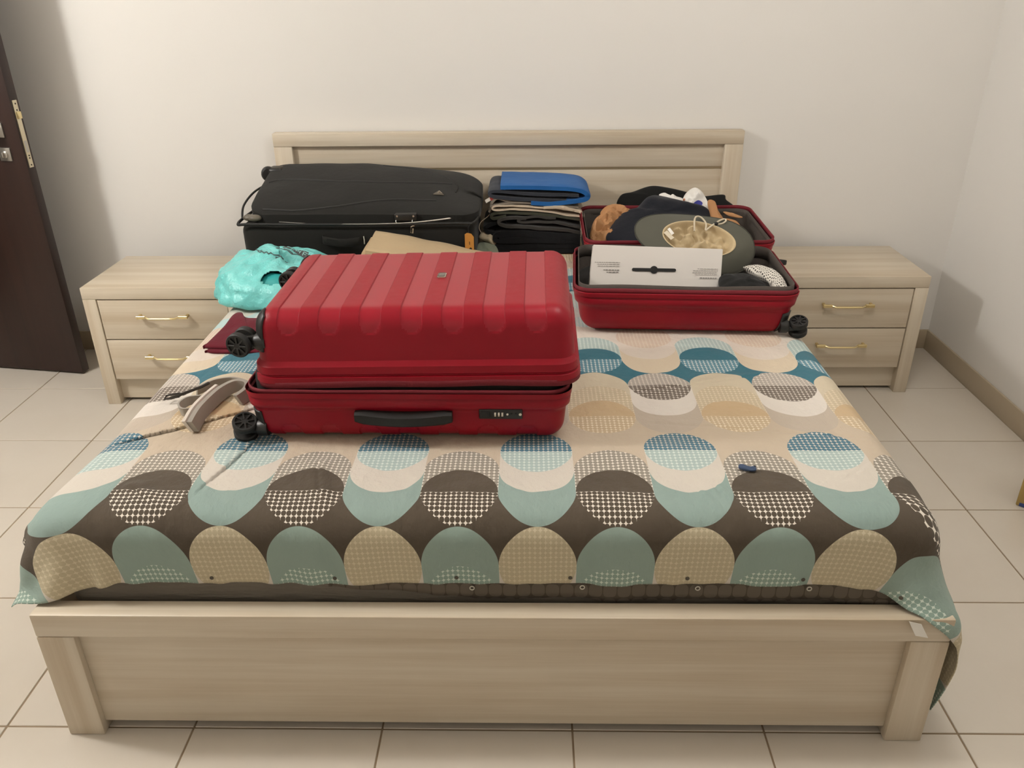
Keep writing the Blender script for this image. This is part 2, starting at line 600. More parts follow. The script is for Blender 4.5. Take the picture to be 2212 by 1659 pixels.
# column B
even = n.m('LESS_THAN', 0.25, n.m('FRACT', n.m('MULTIPLY', n.m('ADD', band, 100.0), 0.5)))   # odd bands carry an extra cap
topB = n.m('ADD', n.m('ADD', 0.5, n.m('MULTIPLY', even, 0.5)), s)
colB = n.mix(n.m('LESS_THAN', 0.0, t), dots(B_lo, B_lol), rp(B_dom))
colB = n.mix(n.m('LESS_THAN', s, t), colB, dots(B_cap, B_capl))
colB = n.mix(n.m('LESS_THAN', n.m('ADD', 0.5, s), t), colB, rp(B_ext))
inB = n.m('MULTIPLY', n.m('LESS_THAN', n.m('MULTIPLY', s, -1.0), t), n.m('LESS_THAN', t, topB))
colB = n.mix(inB, bg, colB)
final = n.mix(isB, colA, colB)
weave = n.noise(n.coords((1, 1, 1), 'UV'), 900, 1)
soft = n.noise(n.coords((1, 1, 1), 'UV'), 1.2, 3)
final = n.mix(n.m('MULTIPLY', soft, 0.10), final, lin('#a89c8a'))
n.set(Base_Color=final, Roughness=0.88)
n.b.inputs['Specular IOR Level'].default_value = 0.25
n.b.inputs['Sheen Weight'].default_value = 0.1
fold = n.noise(n.coords((1, 1, 1), 'UV'), 2.6, 5, 0.55)
fold2 = n.noise(n.coords((1, 0.45, 1), 'UV'), 7.0, 4, 0.6)
n.bump(n.m('ADD', n.m('ADD', fold, n.m('MULTIPLY', fold2, 0.35)), n.m('MULTIPLY', weave, 0.02)), 0.75, 0.012)
M_print = n.mat

# ------------------------------------------------------------------ duvet cover: draped over the mattress (small cloth solver)
OL, ORr, VH, VB = 0.068, 0.305, -2.310, -0.10
H0 = 0.0195
u = np.linspace(-MX - OL, MX + ORr, int((2 * MX + OL + ORr) / H0) + 1)
v = np.linspace(VH, VB, int((VB - VH) / H0) + 1)
hu, hv = u[1] - u[0], v[1] - v[0]
UU, VV = np.meshgrid(u, v, indexing='ij')
TOPZ = MZ + 0.004
P = np.stack([UU, VV, np.full_like(UU, TOPZ)], -1)
fixed = (np.abs(UU) < MX - 0.075) & (VV > MY0 + 0.095)
invm = np.where(fixed, 0.0, 1.0)
rng = np.random.RandomState(3)
P[..., 2] += np.where(fixed, 0, 0.0015 * rng.rand(*UU.shape))
Q = P.copy()
def push(P, lo, hi, r, th):
    lo = np.array(lo); hi = np.array(hi)
    c = (lo + hi) / 2; b = (hi - lo) / 2 - r
    d = P - c
    q = np.abs(d) - b
    qo = np.maximum(q, 0)
    ln = np.sqrt((qo ** 2).sum(-1))
    sd = ln + np.minimum(q.max(-1), 0) - r
    nrm = np.where(ln[..., None] > 1e-7, qo / np.maximum(ln[..., None], 1e-7), 0)
    k = q.argmax(-1)
    ax = np.eye(3)[k]
    nrm = np.where(ln[..., None] > 1e-7, nrm, ax) * np.where(d < 0, -1.0, 1.0)
    hit = sd < th
    return np.where(hit[..., None], nrm * (th - sd)[..., None], 0), hit
def con(P, a, b, L, k):
    pa, pb = P[a], P[b]
    wa, wb = invm[a], invm[b]
    d = pb - pa
    ln = np.sqrt((d ** 2).sum(-1)) + 1e-9
    w = wa + wb
    f = (k * (ln - L) / ln / np.where(w > 0, w, 1))[..., None] * d
    P[a] = pa + f * wa[..., None]
    P[b] = pb - f * wb[..., None]
S = slice
cons = []
def pair(nn, off, step):
    return S(off, nn - 1, step), S(off + 1, nn, step)
NU, NV = UU.shape
for off in (0, 1):
    ka = (NU - off) // 2; kb = (NV - off) // 2
    cons.append(((S(off, off + 2 * ka, 2), S(None)), (S(off + 1, off + 2 * ka, 2), S(None)), hu, 1.0))
    cons.append(((S(None), S(off, off + 2 * kb, 2)), (S(None), S(off + 1, off + 2 * kb, 2)), hv, 1.0))
hd = math.hypot(hu, hv)
for off in (0, 1):
    ka = (NU - off) // 2
    cons.append(((S(off, off + 2 * ka, 2), S(0, NV - 1)), (S(off + 1, off + 2 * ka, 2), S(1, NV)), hd, 0.35))
    cons.append(((S(off, off + 2 * ka, 2), S(1, NV)), (S(off + 1, off + 2 * ka, 2), S(0, NV - 1)), hd, 0.35))
def bend(P, k):
    for a, b, L in (((S(0, NU - 2), S(None)), (S(2, NU), S(None)), 2 * hu), ((S(None), S(0, NV - 2)), (S(None), S(2, NV)), 2 * hv)):
        pa, pb = P[a].copy(), P[b].copy()
        d = pb - pa
        ln = np.sqrt((d ** 2).sum(-1)) + 1e-9
        f = (k * np.minimum(ln - L, 0) / ln)[..., None] * d * 0.5
        P[a] += f * invm[a][..., None]
        P[b] -= f * invm[b][..., None]
for step in range(230):
    vel = (P - Q) * 0.965
    Q = P.copy()
    P = P + (vel + np.array([0, 0, -9.8]) * (1 / 70) ** 2) * invm[..., None]
    for it in range(5):
        for a, b, L, k in cons:
            con(P, a, b, L, k)
        bend(P, 0.12)
    for lo, hi, r, th in (((-MX, MY0, 0.0), (MX, MY1, MZ), MR, 0.004), ((-0.995, -2.256, -1), (0.995, 0.0, 0.365), 0.004, 0.005)):
        dp, hit = push(P, lo, hi, r, th)
        hm = (hit & ~fixed)[..., None]
        P = np.where(hm, P + dp, P)
        Q = np.where(hm, Q + (P - Q) * 0.55, Q)
# refine twice as fine, soften, then press the long creases into the top
def up2(A, axis):
    A = np.moveaxis(A, axis, 0)
    out = np.empty((2 * A.shape[0] - 1,) + A.shape[1:])
    out[::2] = A
    out[1::2] = (A[:-1] + A[1:]) / 2
    sm = out.copy()
    sm[1:-1] = 0.25 * out[:-2] + 0.5 * out[1:-1] + 0.25 * out[2:]
    return np.moveaxis(sm, 0, axis)
P2, U2, V2 = [up2(up2(up2(up2(q, 0), 1), 0), 1) for q in (P, UU, VV)]
def seg_d(px, py, pts):
    best = np.full(px.shape, 9.0); side = np.zeros(px.shape); along = np.zeros(px.shape)
    k = len(pts) - 1
    for i in range(k):
        (ax_, ay_), (bx_, by_) = pts[i], pts[i + 1]
        dx, dy = bx_ - ax_, by_ - ay_
        L2 = dx * dx + dy * dy
        tt = np.clip(((px - ax_) * dx + (py - ay_) * dy) / L2, 0, 1)
        ex, ey = px - ax_ - tt * dx, py - ay_ - tt * dy
        d = np.hypot(ex, ey)
        sd = np.sign(dx * ey - dy * ex)
        m_ = d < best
        best = np.where(m_, d, best); side = np.where(m_, sd, side); along = np.where(m_, (i + tt) / k, along)
    return best, side, along
inside = np.clip((MX - 0.02 - np.abs(U2)) / 0.08, 0, 1) * np.clip((V2 - MY0 - 0.02) / 0.08, 0, 1)
dz = np.zeros(U2.shape)
d, sd, al = seg_d(U2, V2, [(-0.98, -1.925), (-0.904, -1.867), (-0.747, -1.777), (-0.60, -1.675), (-0.45, -1.60)])
pos = sd > 0
fade = np.clip(1.15 - al, 0, 1) * np.clip(al * 8, 0, 1)
dz += np.where(pos, 0.007 * np.exp(-d / 0.09), -0.007 * np.exp(-(d / 0.012) ** 2)) * fade
lip = np.where(pos, 0.015 * np.exp(-(d / 0.012) ** 2), 0) * fade * inside        # the upper fold laps over the lower one
P2[..., 0] += lip * 0.50
P2[..., 1] -= lip * 0.86
d, sd, al = seg_d(U2, V2, [(-0.595, -1.87), (-0.622, -1.999), (-0.660, -2.14)])
fade = np.clip(1.05 - al, 0, 1)
pos = sd < 0
dz += np.where(pos, 0.006 * np.exp(-d / 0.05), -0.007 * np.exp(-(d / 0.012) ** 2)) * fade
P2[..., 0] += np.where(pos, 0.014 * np.exp(-(d / 0.012) ** 2), 0) * fade * inside
d, sd, al = seg_d(U2, V2, [(-0.78, -1.615), (-0.60, -1.598), (-0.5, -1.60)])
dz += np.where(sd > 0, 0.005 * np.exp(-d / 0.05), -0.005 * np.exp(-(d / 0.010) ** 2)) * np.clip(al * 5, 0, 1)
for pts, hgt, wd in (([(-0.80, -2.08), (-0.70, -2.16)], 0.006, 0.02), ([(-0.40, -1.98), (-0.36, -2.15)], 0.006, 0.025),
                     ([(0.50, -2.05), (0.53, -2.17)], 0.006, 0.015), ([(0.46, -2.08), (0.50, -2.17)], 0.005, 0.012), ([(0.95, -1.9), (0.80, -2.05)], 0.004, 0.03),
                     ([(0.35, -1.62), (0.75, -1.50)], 0.005, 0.03), ([(0.40, -1.78), (0.95, -1.86)], 0.004, 0.03), ([(-0.9, -1.2), (-0.7, -1.35)], 0.006, 0.03)):
    d, sd, al = seg_d(U2, V2, pts)
    dz += hgt * np.exp(-(d / wd) ** 2) - 0.8 * hgt * np.exp(-((d - 0.0) / 0.008) ** 2) * (sd < 0)
lowf = np.zeros(U2.shape)
for i in range(U2.shape[0]):
    for j in range(U2.shape[1]):
        if inside[i, j] > 0:
            a, b = U2[i, j], V2[i, j]
            fr_ = max(0.0, min(1.0, (-1.95 - b) / 0.12))
            lowf[i, j] = 0.0045 * nz(a * 5, b * 7, 0.3) + 0.0025 * nz(a * 14 + 3, b * 11, 1.3) + (0.0012 + 0.0028 * fr_) * (0.3 - abs(nz(a * 26 + b * 9, b * 10 - a * 4, 4.1)))
# flattened under the suitcases and clothes
flat = np.ones(U2.shape)
flat *= np.clip((np.maximum(np.abs(U2 + 0.18) - 0.40, np.abs(V2 + 1.62) - 0.28)) / 0.06, 0, 1)
flat *= np.clip((np.maximum(np.abs(U2 - 0.58) - 0.36, np.abs(V2 + 0.69) - 0.5)) / 0.06, 0, 1)
P2[..., 2] += (dz + lowf + 0.0015) * inside * np.maximum(flat, 0.05)
# gathers along the front drop
drop = np.clip((MY0 + 0.03 - V2) / 0.10, 0, 1) * np.clip((MX - 0.1 - np.abs(U2)) / 0.1, 0, 1)
ga = np.array([0.007 * nz(a * 9, 2.0, 0) + 0.006 * nz(a * 4, 7.0, 0) + 0.003 * nz(a * 22, 5.0, 0) for a in U2[:, 0]])
P2[..., 1] -= drop * (np.abs(ga)[:, None] + 0.001)
P2[..., 2] += drop ** 2 * (ga[:, None] * 1.6)
# the stiff corners stand off a little
cz = np.clip((-1.85 - V2) / 0.3, 0, 1)
P2[..., 0] -= 0.055 * cz * np.clip((-U2 - 0.90) / 0.10, 0, 1)
P2[..., 0] += 0.025 * cz * np.clip((U2 - 0.92) / 0.12, 0, 1)
WV, U0, V0 = 0.1735, 0.107, -2.092
WU = 0.1715 - 0.0070 * np.clip((-2.10 - V2) / 0.21, 0, 1)      # cover is drawn in a little along the hem
n1, n2 = U2.shape
idx = np.arange(n1 * n2).reshape(n1, n2)
F = np.stack([idx[:-1, :-1], idx[1:, :-1], idx[1:, 1:], idx[:-1, 1:]], -1).reshape(-1, 4)
duvet = thing('duvet_cover', 'duvet cover printed with overlapping teal, brown and beige circles spread on the bed', 'duvet cover', (0, -1.1, 0))
Vts = P2.reshape(-1, 3) - np.array([0, -1.1, 0])
top = mesh('top_layer', Vts, F, M_print, duvet, 3.2)
uvl = top.data.uv_layers.new(name='UVMap')
uvs = np.stack([(U2 - U0) / WU, (V2 - V0) / WV], -1).reshape(-1, 2)
li = np.empty(len(top.data.loops), dtype=np.int32)
top.data.loops.foreach_get('vertex_index', li)
uvl.data.foreach_set('uv', uvs[li].astype(np.float32).ravel())
md = top.modifiers.new('thickness', 'SOLIDIFY')
md.thickness = 0.0016
md.offset = 1.0
def on_cloth(uu, vv):
    i = int(np.abs(U2[:, 0] - uu).argmin()); j = int(np.abs(V2[0] - vv).argmin())
    i = min(max(i, 1), n1 - 2); j = min(max(j, 1), n2 - 2)
    nn = np.cross(P2[i + 1, j] - P2[i - 1, j], P2[i, j + 1] - P2[i, j - 1])
    return Vector(P2[i, j]), Vector(nn).normalized()

# lower layer of the cover peeping out below the hem
n = NT('cover_lining_print')
uvn = n.node('ShaderNodeTexCoord')
sx = n.node('ShaderNodeSeparateXYZ')
n.t.links.new(uvn.outputs['Object'], sx.inputs[0])
cx_ = n.m('SUBTRACT', n.m('FRACT', n.m('MULTIPLY', n.m('ADD', sx.outputs[0], 5.0), 32.0)), 0.5)
cz_ = n.m('SUBTRACT', n.m('FRACT', n.m('MULTIPLY', n.m('ADD', sx.outputs[2], 0.012), 26.0)), 0.5)
r4 = n.m('ADD', n.m('POWER', n.m('ABSOLUTE', cx_), 3.0), n.m('POWER', n.m('ABSOLUTE', cz_), 3.0))
n.set(Base_Color=n.mix(n.m('LESS_THAN', r4, 0.10), lin('#4f473d'), lin('#665d51')), Roughness=0.9)
M_under = n.mat
xs = np.linspace(-0.35, 0.90, 130)
Vt, Ft = [], []
zs = [0.03, 0.015, 0.0, -0.015, -0.03, -0.045]
def hem_at(xq):
    i = int(np.abs(U2[:, 0] - xq).argmin())
    return P2[i, 0]
for k, zz in enumerate(zs):
    for xq in xs:
        hq = hem_at(xq)
        e = 0.008 * nz(xq * 5, 3.3, 0) + 0.03 * max(0, min(1, -xq * 3)) - 0.006 * max(0, xq - 0.3)
        Vt.append((xq, max(hq[1], -2.2035) + 0.0035 + 1.1, hq[2] + zz + (k / 5) * e))
for k in range(len(zs) - 1):
    for i in range(len(xs) - 1):
        a = k * len(xs) + i
        Ft.append((a, a + len(xs), a + len(xs) + 1, a + 1))
lo = mesh('bottom_layer', Vt, Ft, M_under, duvet, 3.2)
lo['label'] = 'dark inner side of the lower layer showing below the hem'
lo.modifiers.new('thickness', 'SOLIDIFY').thickness = 0.0015
M_ring = plain('snap_ring_plastic', '#cfcabc', 0.4)
M_stud = plain('snap_stud_dark', '#4b4438', 0.35)
for xq in (-0.035, 0.205, 0.455, 0.695):
    bm = bmesh.new()
    hq = hem_at(xq)
    c = Vector((xq, max(hq[1], -2.2035) - 0.0005 + 1.1, hq[2] - 0.013))
    tube(bm, [c + Vector((0.0048 * math.cos(q * math.pi / 8), 0, 0.0048 * math.sin(q * math.pi / 8))) for q in range(16)], 0.0013, 6, True)
    from_bm('snap_ring', bm, M_ring, lo, smooth=1.0)
for uu in (-0.60, -0.33, -0.066, 0.175, 0.425, 0.67, 0.895):
    p, nn = on_cloth(uu, VH + 0.014)
    if nn.y > 0: nn = -nn
    rot = nn.to_track_quat('Z', 'Y').to_matrix().to_4x4()
    bm = bmesh.new()
    lathe(bm, [(0.0045, -0.001), (0.0045, 0.0012), (0.003, 0.0022), (0.0015, 0.0014)], 14, Matrix.Translation(p + nn * 0.0016 + Vector((0, 1.1, 0))) @ rot)
    from_bm('snap_stud', bm, M_stud, top, smooth=0.7)

# ------------------------------------------------------------------ suitcases with hard shells
n = NT('red_polycarbonate')
co = n.coords()
n.set(Base_Color=n.mix(n.noise(co, 4, 3), lin('#900a1f'), lin('#840719')), Roughness=n.m('ADD', 0.36, n.m('MULTIPLY', n.noise(co, 60, 2), 0.12)))
n.b.inputs['Specular IOR Level'].default_value = 0.27
n.bump(n.noise(co, 700, 1), 0.12, 0.001)
M_red = n.mat
n = NT('red_polycarbonate_channel')
co = n.coords()
n.set(Base_Color=n.mix(n.noise(co, 4, 3), lin('#960e24'), lin('#8c0b1f')), Roughness=0.30)
n.b.inputs['Specular IOR Level'].default_value = 0.42
n.bump(n.noise(co, 700, 1), 0.08, 0.001)
M_redc = n.mat
M_zip = plain('red_zip_tape', '#6d0a1a', 0.75, 0.1, 40, 0.3, 300)
M_blk = plain('black_plastic', '#191715', 0.42, 0.15, 20)
M_blk2 = plain('black_rubber', '#12110f', 0.6, 0.15, 20)
M_lining = plain('charcoal_lining', '#4a423c', 0.85, 0.2, 12, 0.4, 60)
M_gapshade = plain('gap_shade_black', '#17120f', 0.9)  # black standing in for shade in the closed suitcase's gap
M_silver = plain('silver_trim', '#cfc9bd', 0.25, 0.05, 20, metal=0.9)
M_white = plain('white_plastic', '#e4ddd2', 0.5)


def shell(L, W, H, r, chans=(), hw=0.026, zend=0.08, depth=0.0035, taper=0.055, flange=True, dx=0.012):
    """open half shell: rim at z=0, closed top at z=H; returns verts, normals, box coords, faces, material index"""
    def ax(a, b, extra=()):
        e = [a + r * q for q in (0, 0.03, 0.1, 0.2, 0.32, 0.45, 0.6, 0.8, 1.0)]
        k = max(2, int((b - a - 2 * r) / dx))
        mid = [a + r + (b - a - 2 * r) * i / k for i in range(1, k)]
        full = set(round(q, 5) for q in e + mid + [a + b - q for q in e] + list(extra))
        return sorted(full)
    ex = []
    for c in chans:
        for s_ in (-1, 1):
            ex += [c + s_ * hw, c + s_ * (hw - 0.0025), c + s_ * (hw + 0.0008), c + s_ * hw * 0.8, c + s_ * hw * 0.6, c + s_ * hw * 0.35]
        ex.append(c)
    X = ax(-L / 2, L / 2, ex)
    Y = ax(-W / 2, W / 2)
    fl = [0, 0.004, 0.010, 0.014, 0.016, 0.018, 0.022, 0.034, 0.040, 0.044, 0.052] if flange else [0, 0.02]
    z0 = fl[-1]
    step = 0.0045 if chans else 0.012
    k = max(2, int((H - r - z0) / step))
    Z = fl + [z0 + (H - r - z0) * i / k for i in range(1, k + 1)] + [H - r + r * q for q in (0.2, 0.4, 0.55, 0.68, 0.8, 0.9, 0.97, 1.0)]
    V, NN, PP, F, MI, idx = [], [], [], [], [], {}
    def mask(p):
        if abs(abs(p[0]) - L / 2) < 1e-6:
            return 0.0
        best = 0.0
        for c in chans:
            dxx = abs(p[0] - c)
            if dxx > hw + 0.001:
                continue
            zc = zend + hw
            d = dxx if p[2] > zc else math.hypot(dxx, p[2] - zc)
            best = max(best, min(1, max(0, (hw - d) / 0.0025)))
        return best
    def vid(p):
        kk = tuple(round(q, 5) for q in p)
        if kk not in idx:
            c = Vector((min(max(p[0], -L / 2 + r), L / 2 - r), min(max(p[1], -W / 2 + r), W / 2 - r), min(p[2], H - r)))
            d = Vector(p) - c
            nn = d.normalized()
            q = c + nn * r
            off = 0.0
            if flange and p[2] < 0.053:
                z = p[2]
                off = 0.009 if z <= 0.014 else 0.004 if z <= 0.018 else 0.008 if z <= 0.04 else max(0, 0.008 * (1 - (z - 0.04) / 0.010))
            off -= depth * mask(p)
            q = q + nn * off
            f = 1 - taper * max(0, q.z) / H
            q = Vector((q.x * (1 - (1 - f) * 0.8), q.y * f, q.z))
            idx[kk] = len(V)
            V.append(q); NN.append(nn); PP.append(p)
        return idx[kk]
    def face(A, B, f, flip):
        for i in range(len(A) - 1):
            for j in range(len(B) - 1):
                ps = [f(A[i], B[j]), f(A[i + 1], B[j]), f(A[i + 1], B[j + 1]), f(A[i], B[j + 1])]
                q = [vid(p) for p in ps]
                F.append(q[::-1] if flip else q)
                MI.append(1 if chans and mask([sum(p[m_] for p in ps) / 4 for m_ in range(3)]) > 0.95 else 0)
    face(X, Y, lambda a, b: (a, b, H), False)
    face(X, Z, lambda a, b: (a, -W / 2, b), False)
    face(X, Z, lambda a, b: (a, W / 2, b), True)
    face(Y, Z, lambda a, b: (L / 2, a, b), False)
    face(Y, Z, lambda a, b: (-L / 2, a, b), True)
    return V, NN, PP, F, MI


def patch(sh, cond, off, m4, name, mat, par, thick=0.006):
    """a moulded cover piece over part of a shell"""
    V, NN, PP, F, MI = sh
    keep = [f for f in F if all(cond(PP[i]) for i in f)]
    ids = sorted({i for f in keep for i in f})
    mp = {i: k for k, i in enumerate(ids)}
    o = mesh(name, [m4 @ (V[i] + NN[i] * off) for i in ids], [[mp[i] for i in f] for f in keep], mat, par, 0.8)
    md = o.modifiers.new('thickness', 'SOLIDIFY')
    md.thickness = thick
    md.offset = -1.0
    return o


def ring_band(L, W, r, z0, z1, m4, name, mat, par, inset=0.0, thick=0.004, wob=0.0):
    pts = []
    for cx, cy, a0 in ((L / 2 - r, W / 2 - r, 0), (-L / 2 + r, W / 2 - r, 90), (-L / 2 + r, -W / 2 + r, 180), (L / 2 - r, -W / 2 + r, 270)):
        for k in range(9):
            a = math.radians(a0 + k * 11.25)
            pts.append((cx + (r - inset) * math.cos(a), cy + (r - inset) * math.sin(a)))
    fine = []
    for i in range(len(pts)):
        a, b = pts[i], pts[(i + 1) % len(pts)]
        k = max(1, int(math.dist(a, b) / 0.03))
        for j in range(k):
            fine.append((a[0] + (b[0] - a[0]) * j / k, a[1] + (b[1] - a[1]) * j / k))
    nn = len(fine)
    V, F = [], []
    for k, zz in enumerate((z0, (z0 + z1) / 2, z1)):
        for (a, b) in fine:
            w = wob * nz(a * 6, b * 6, zz * 10)
            V.append(m4 @ Vector((a, b, zz + w)))
    for k in range(2):
        for i in range(nn):
            F.append((k * nn + i, k * nn + (i + 1) % nn, (k + 1) * nn + (i + 1) % nn, (k + 1) * nn + i))
    o = mesh(name, V, F, mat, par, 0.9)
    md = o.modifiers.new('thickness', 'SOLIDIFY')
    md.thickness = thick
    return o


def caster(par, base, direction, axis, R_=0.030):
    """spinner: stem leaving the shell along direction, twin wheels turning about axis"""
    base, d, a = Vector(base), Vector(direction).normalized(), Vector(axis).normalized()
    bm = bmesh.new()
    rot = d.to_track_quat('Z', 'Y').to_matrix().to_4x4()
    lathe(bm, [(0.021, -0.012), (0.021, 0.010), (0.017, 0.016)], 20, Matrix.Translation(base) @ rot)
    c = base + d * 0.046
    w = a.cross(d).normalized()
    fk = Matrix((w, d, a)).transposed().to_4x4()
    fk.translation = base
    add_box(bm, -0.016, 0.016, 0.005, 0.048, -0.0085, 0.0085, 0.005, 2, fk)
    ft = from_bm('caster', bm, M_blk, par, smooth=0.7)
    ra = a.to_track_quat('Z', 'Y').to_matrix().to_4x4()
    for s_ in (-1, 1):
        m4 = Matrix.Translation(c + a * s_ * 0.0175) @ ra @ (Matrix.Identity(4) if s_ > 0 else Matrix.Rotation(math.pi, 4, 'X'))
        bm = bmesh.new()
        lathe(bm, [(R_ * 0.9, -0.009), (R_, -0.006), (R_, 0.006), (R_ * 0.93, 0.009), (R_ * 0.78, 0.009), (R_ * 0.76, 0.005), (0.3 * R_, 0.005), (0.28 * R_, 0.008)], 32, m4)
        wh = from_bm('wheel', bm, M_blk2, ft, smooth=0.6)
        bm = bmesh.new()
        for q in range(8):
            add_box(bm, 0.2 * R_, 0.8 * R_, -0.0022, 0.0022, 0.004, 0.0088, 0.0006, 1, m4 @ Matrix.Rotation(q * math.pi / 4, 4, 'Z'))
        from_bm('spokes', bm, M_blk, wh, smooth=0.6)
    return ft


# ---- big closed suitcase
BL, BW, BZ = 0.772, 0.50, 0.579
BX, BY = -0.199, -1.632
bs = thing('hard_suitcase', 'large closed red hard-shell suitcase with ribbed lid lying near the bed middle', 'suitcase', (BX, BY, BZ), math.radians(-0.6))
HL = 0.137
HT = 0.172
ch = [-0.297 + 0.0985 * k for k in range(7)]
low = shell(BL, BW, HL, 0.042, ch, 0.027, 0.09, 0.003, 0.04)
m_low = Matrix.Translation((0, 0, HL)) @ Matrix.Rotation(math.pi, 4, 'X')
o = mesh('lower_shell', [m_low @ q for q in low[0]], low[3], [M_red, M_redc], bs, 0.9, low[4])
upm = shell(BL - 0.012, BW - 0.008, HT, 0.043, ch, 0.027, 0.116, 0.0026, 0.045)
m_up = Matrix.Translation((0.024, 0.004, 0.166)) @ Matrix.Rotation(math.radians(-0.9), 4, 'Y') @ Matrix.Rotation(math.radians(0.5), 4, 'X')
lid = mesh('lid', [m_up @ q for q in upm[0]], upm[3], [M_red, M_redc], bs, 0.4, upm[4])
lid['label'] = 'red ribbed lid of seven shallow channels'
ring_band(BL + 0.008, BW + 0.010, 0.058, -0.012, 0.004, m_up, 'zip_tape', M_zip, lid, 0.0, 0.004, 0.003)
ring_band(BL + 0.008, BW + 0.010, 0.058, HL - 0.004, HL + 0.007, Matrix.Identity(4), 'zip_tape', M_zip, o, 0.0, 0.004, 0.002)
V, F = rounded_slab(-BL / 2 + 0.012, BL / 2 - 0.012, -BW / 2 + 0.012, BW / 2 - 0.012, 0.03, 0.20, 0.05)
mesh('lining', V, F, M_gapshade, bs, 3.2)  # filler body added so the gap under the lid looks dark
# corner guards and spinner wheels at the left end
for sy in (-1, 1):
    cond = lambda p, sy=sy: p[0] < -BL / 2 + 0.030 and p[1] * sy > BW / 2 - 0.055 and p[2] > HT - 0.098
    g1 = patch(upm, cond, 0.004, m_up, 'corner_guard', M_blk, bs)
    caster(bs, m_up @ Vector((-BL / 2 + 0.026, sy * (BW / 2 - 0.032), HT - 0.078)), (-1, 0, -0.02), (0.22 * sy, sy, 0.05 * sy))
    cond = lambda p, sy=sy: p[0] < -BL / 2 + 0.030 and p[1] * sy > BW / 2 - 0.055 and p[2] > HL - 0.085
    g2 = patch(low, lambda p, sy=sy: p[0] < -BL / 2 + 0.032 and -p[1] * sy > BW / 2 - 0.05 and p[2] > 0.056, 0.004, m_low, 'corner_guard', M_blk, bs)
    caster(bs, (-BL / 2 + 0.026, sy * (BW / 2 - 0.02), 0.030), (-1, 0, -0.02), (0.18, -0.42, 0.95) if sy < 0 else (0.2, 0.3, 0.9))
# carry handle on the front side
pts = []
for k in range(13):
    q = k / 12
    pts.append((-0.126 + 0.234 * q, 0, -0.006 * math.sin(math.pi * q)))
V, F = [], []
for k, (a, _, c) in enumerate(pts):
    q = k / 12
    hh = 0.0175 * (0.75 + 0.25 * min(1, min(q, 1 - q) * 12))
    bul = 0.016 + 0.010 * math.sin(math.pi * q)
    for (yy, zz) in ((0.012, -hh), (-bul * 0.6, -hh), (-bul, -hh * 0.6), (-bul, hh * 0.6), (-bul * 0.6, hh - 0.003 * math.sin(math.pi * q)), (0.012, hh)):
        V.append((a, -BW / 2 + 0.002 + yy, 0.074 + c + zz))
for k in range(12):
    for j in range(6):
        F.append((k * 6 + j, (k + 1) * 6 + j, (k + 1) * 6 + (j + 1) % 6, k * 6 + (j + 1) % 6))
F += [list(range(6)), list(range(72, 78))[::-1]]
mesh('carry_handle', V, F, M_blk2, bs, 0.6)
lk = box('combination_lock', 0.172, 0.276, -BW / 2 - 0.006, -BW / 2 + 0.02, 0.069, 0.096, M_blk, bs, 0.003)
box('release_slide', 0.177, 0.198, -BW / 2 - 0.009, -BW / 2, 0.075, 0.091, M_blk2, lk, 0.002)
for xq in (0.211, 0.2195, 0.228):
    bm = bmesh.new()
    lathe(bm, [(0.0065, -0.0022), (0.0065, 0.0022)], 12, Matrix.Translation((xq, -BW / 2 - 0.0035, 0.082)) @ Matrix.Rotation(math.pi / 2, 4, 'Y'))
    dd = from_bm('number_dial', bm, M_silver, lk, smooth=0.6)
for xq, rr, mm in ((0.240, 0.0026, M_white), (0.251, 0.0028, M_blk2), (0.261, 0.0028, M_blk2), (0.2705, 0.0036, M_silver)):
    bm = bmesh.new()
    lathe(bm, [(rr, -0.001), (rr, 0.0015)], 12, Matrix.Translation((xq, -BW / 2 - 0.006, 0.083)) @ Matrix.Rotation(math.pi / 2, 4, 'X'))
    from_bm('lock_button', bm, mm, lk, smooth=0.6)
bd = box('badge', -0.011, 0.011, -0.0165, 0.0165, -0.001, 0.0035, M_silver, bs, 0.004, 3, m_up @ Matrix.Translation((0.0475, 0.002, HT)))
box('badge_plate', -0.0085, 0.0085, -0.0135, 0.0135, 0.003, 0.0042, plain('badge_grey', '#6d665e', 0.4), bd, 0.002, 2, m_up @ Matrix.Translation((0.0475, 0.002, HT)))

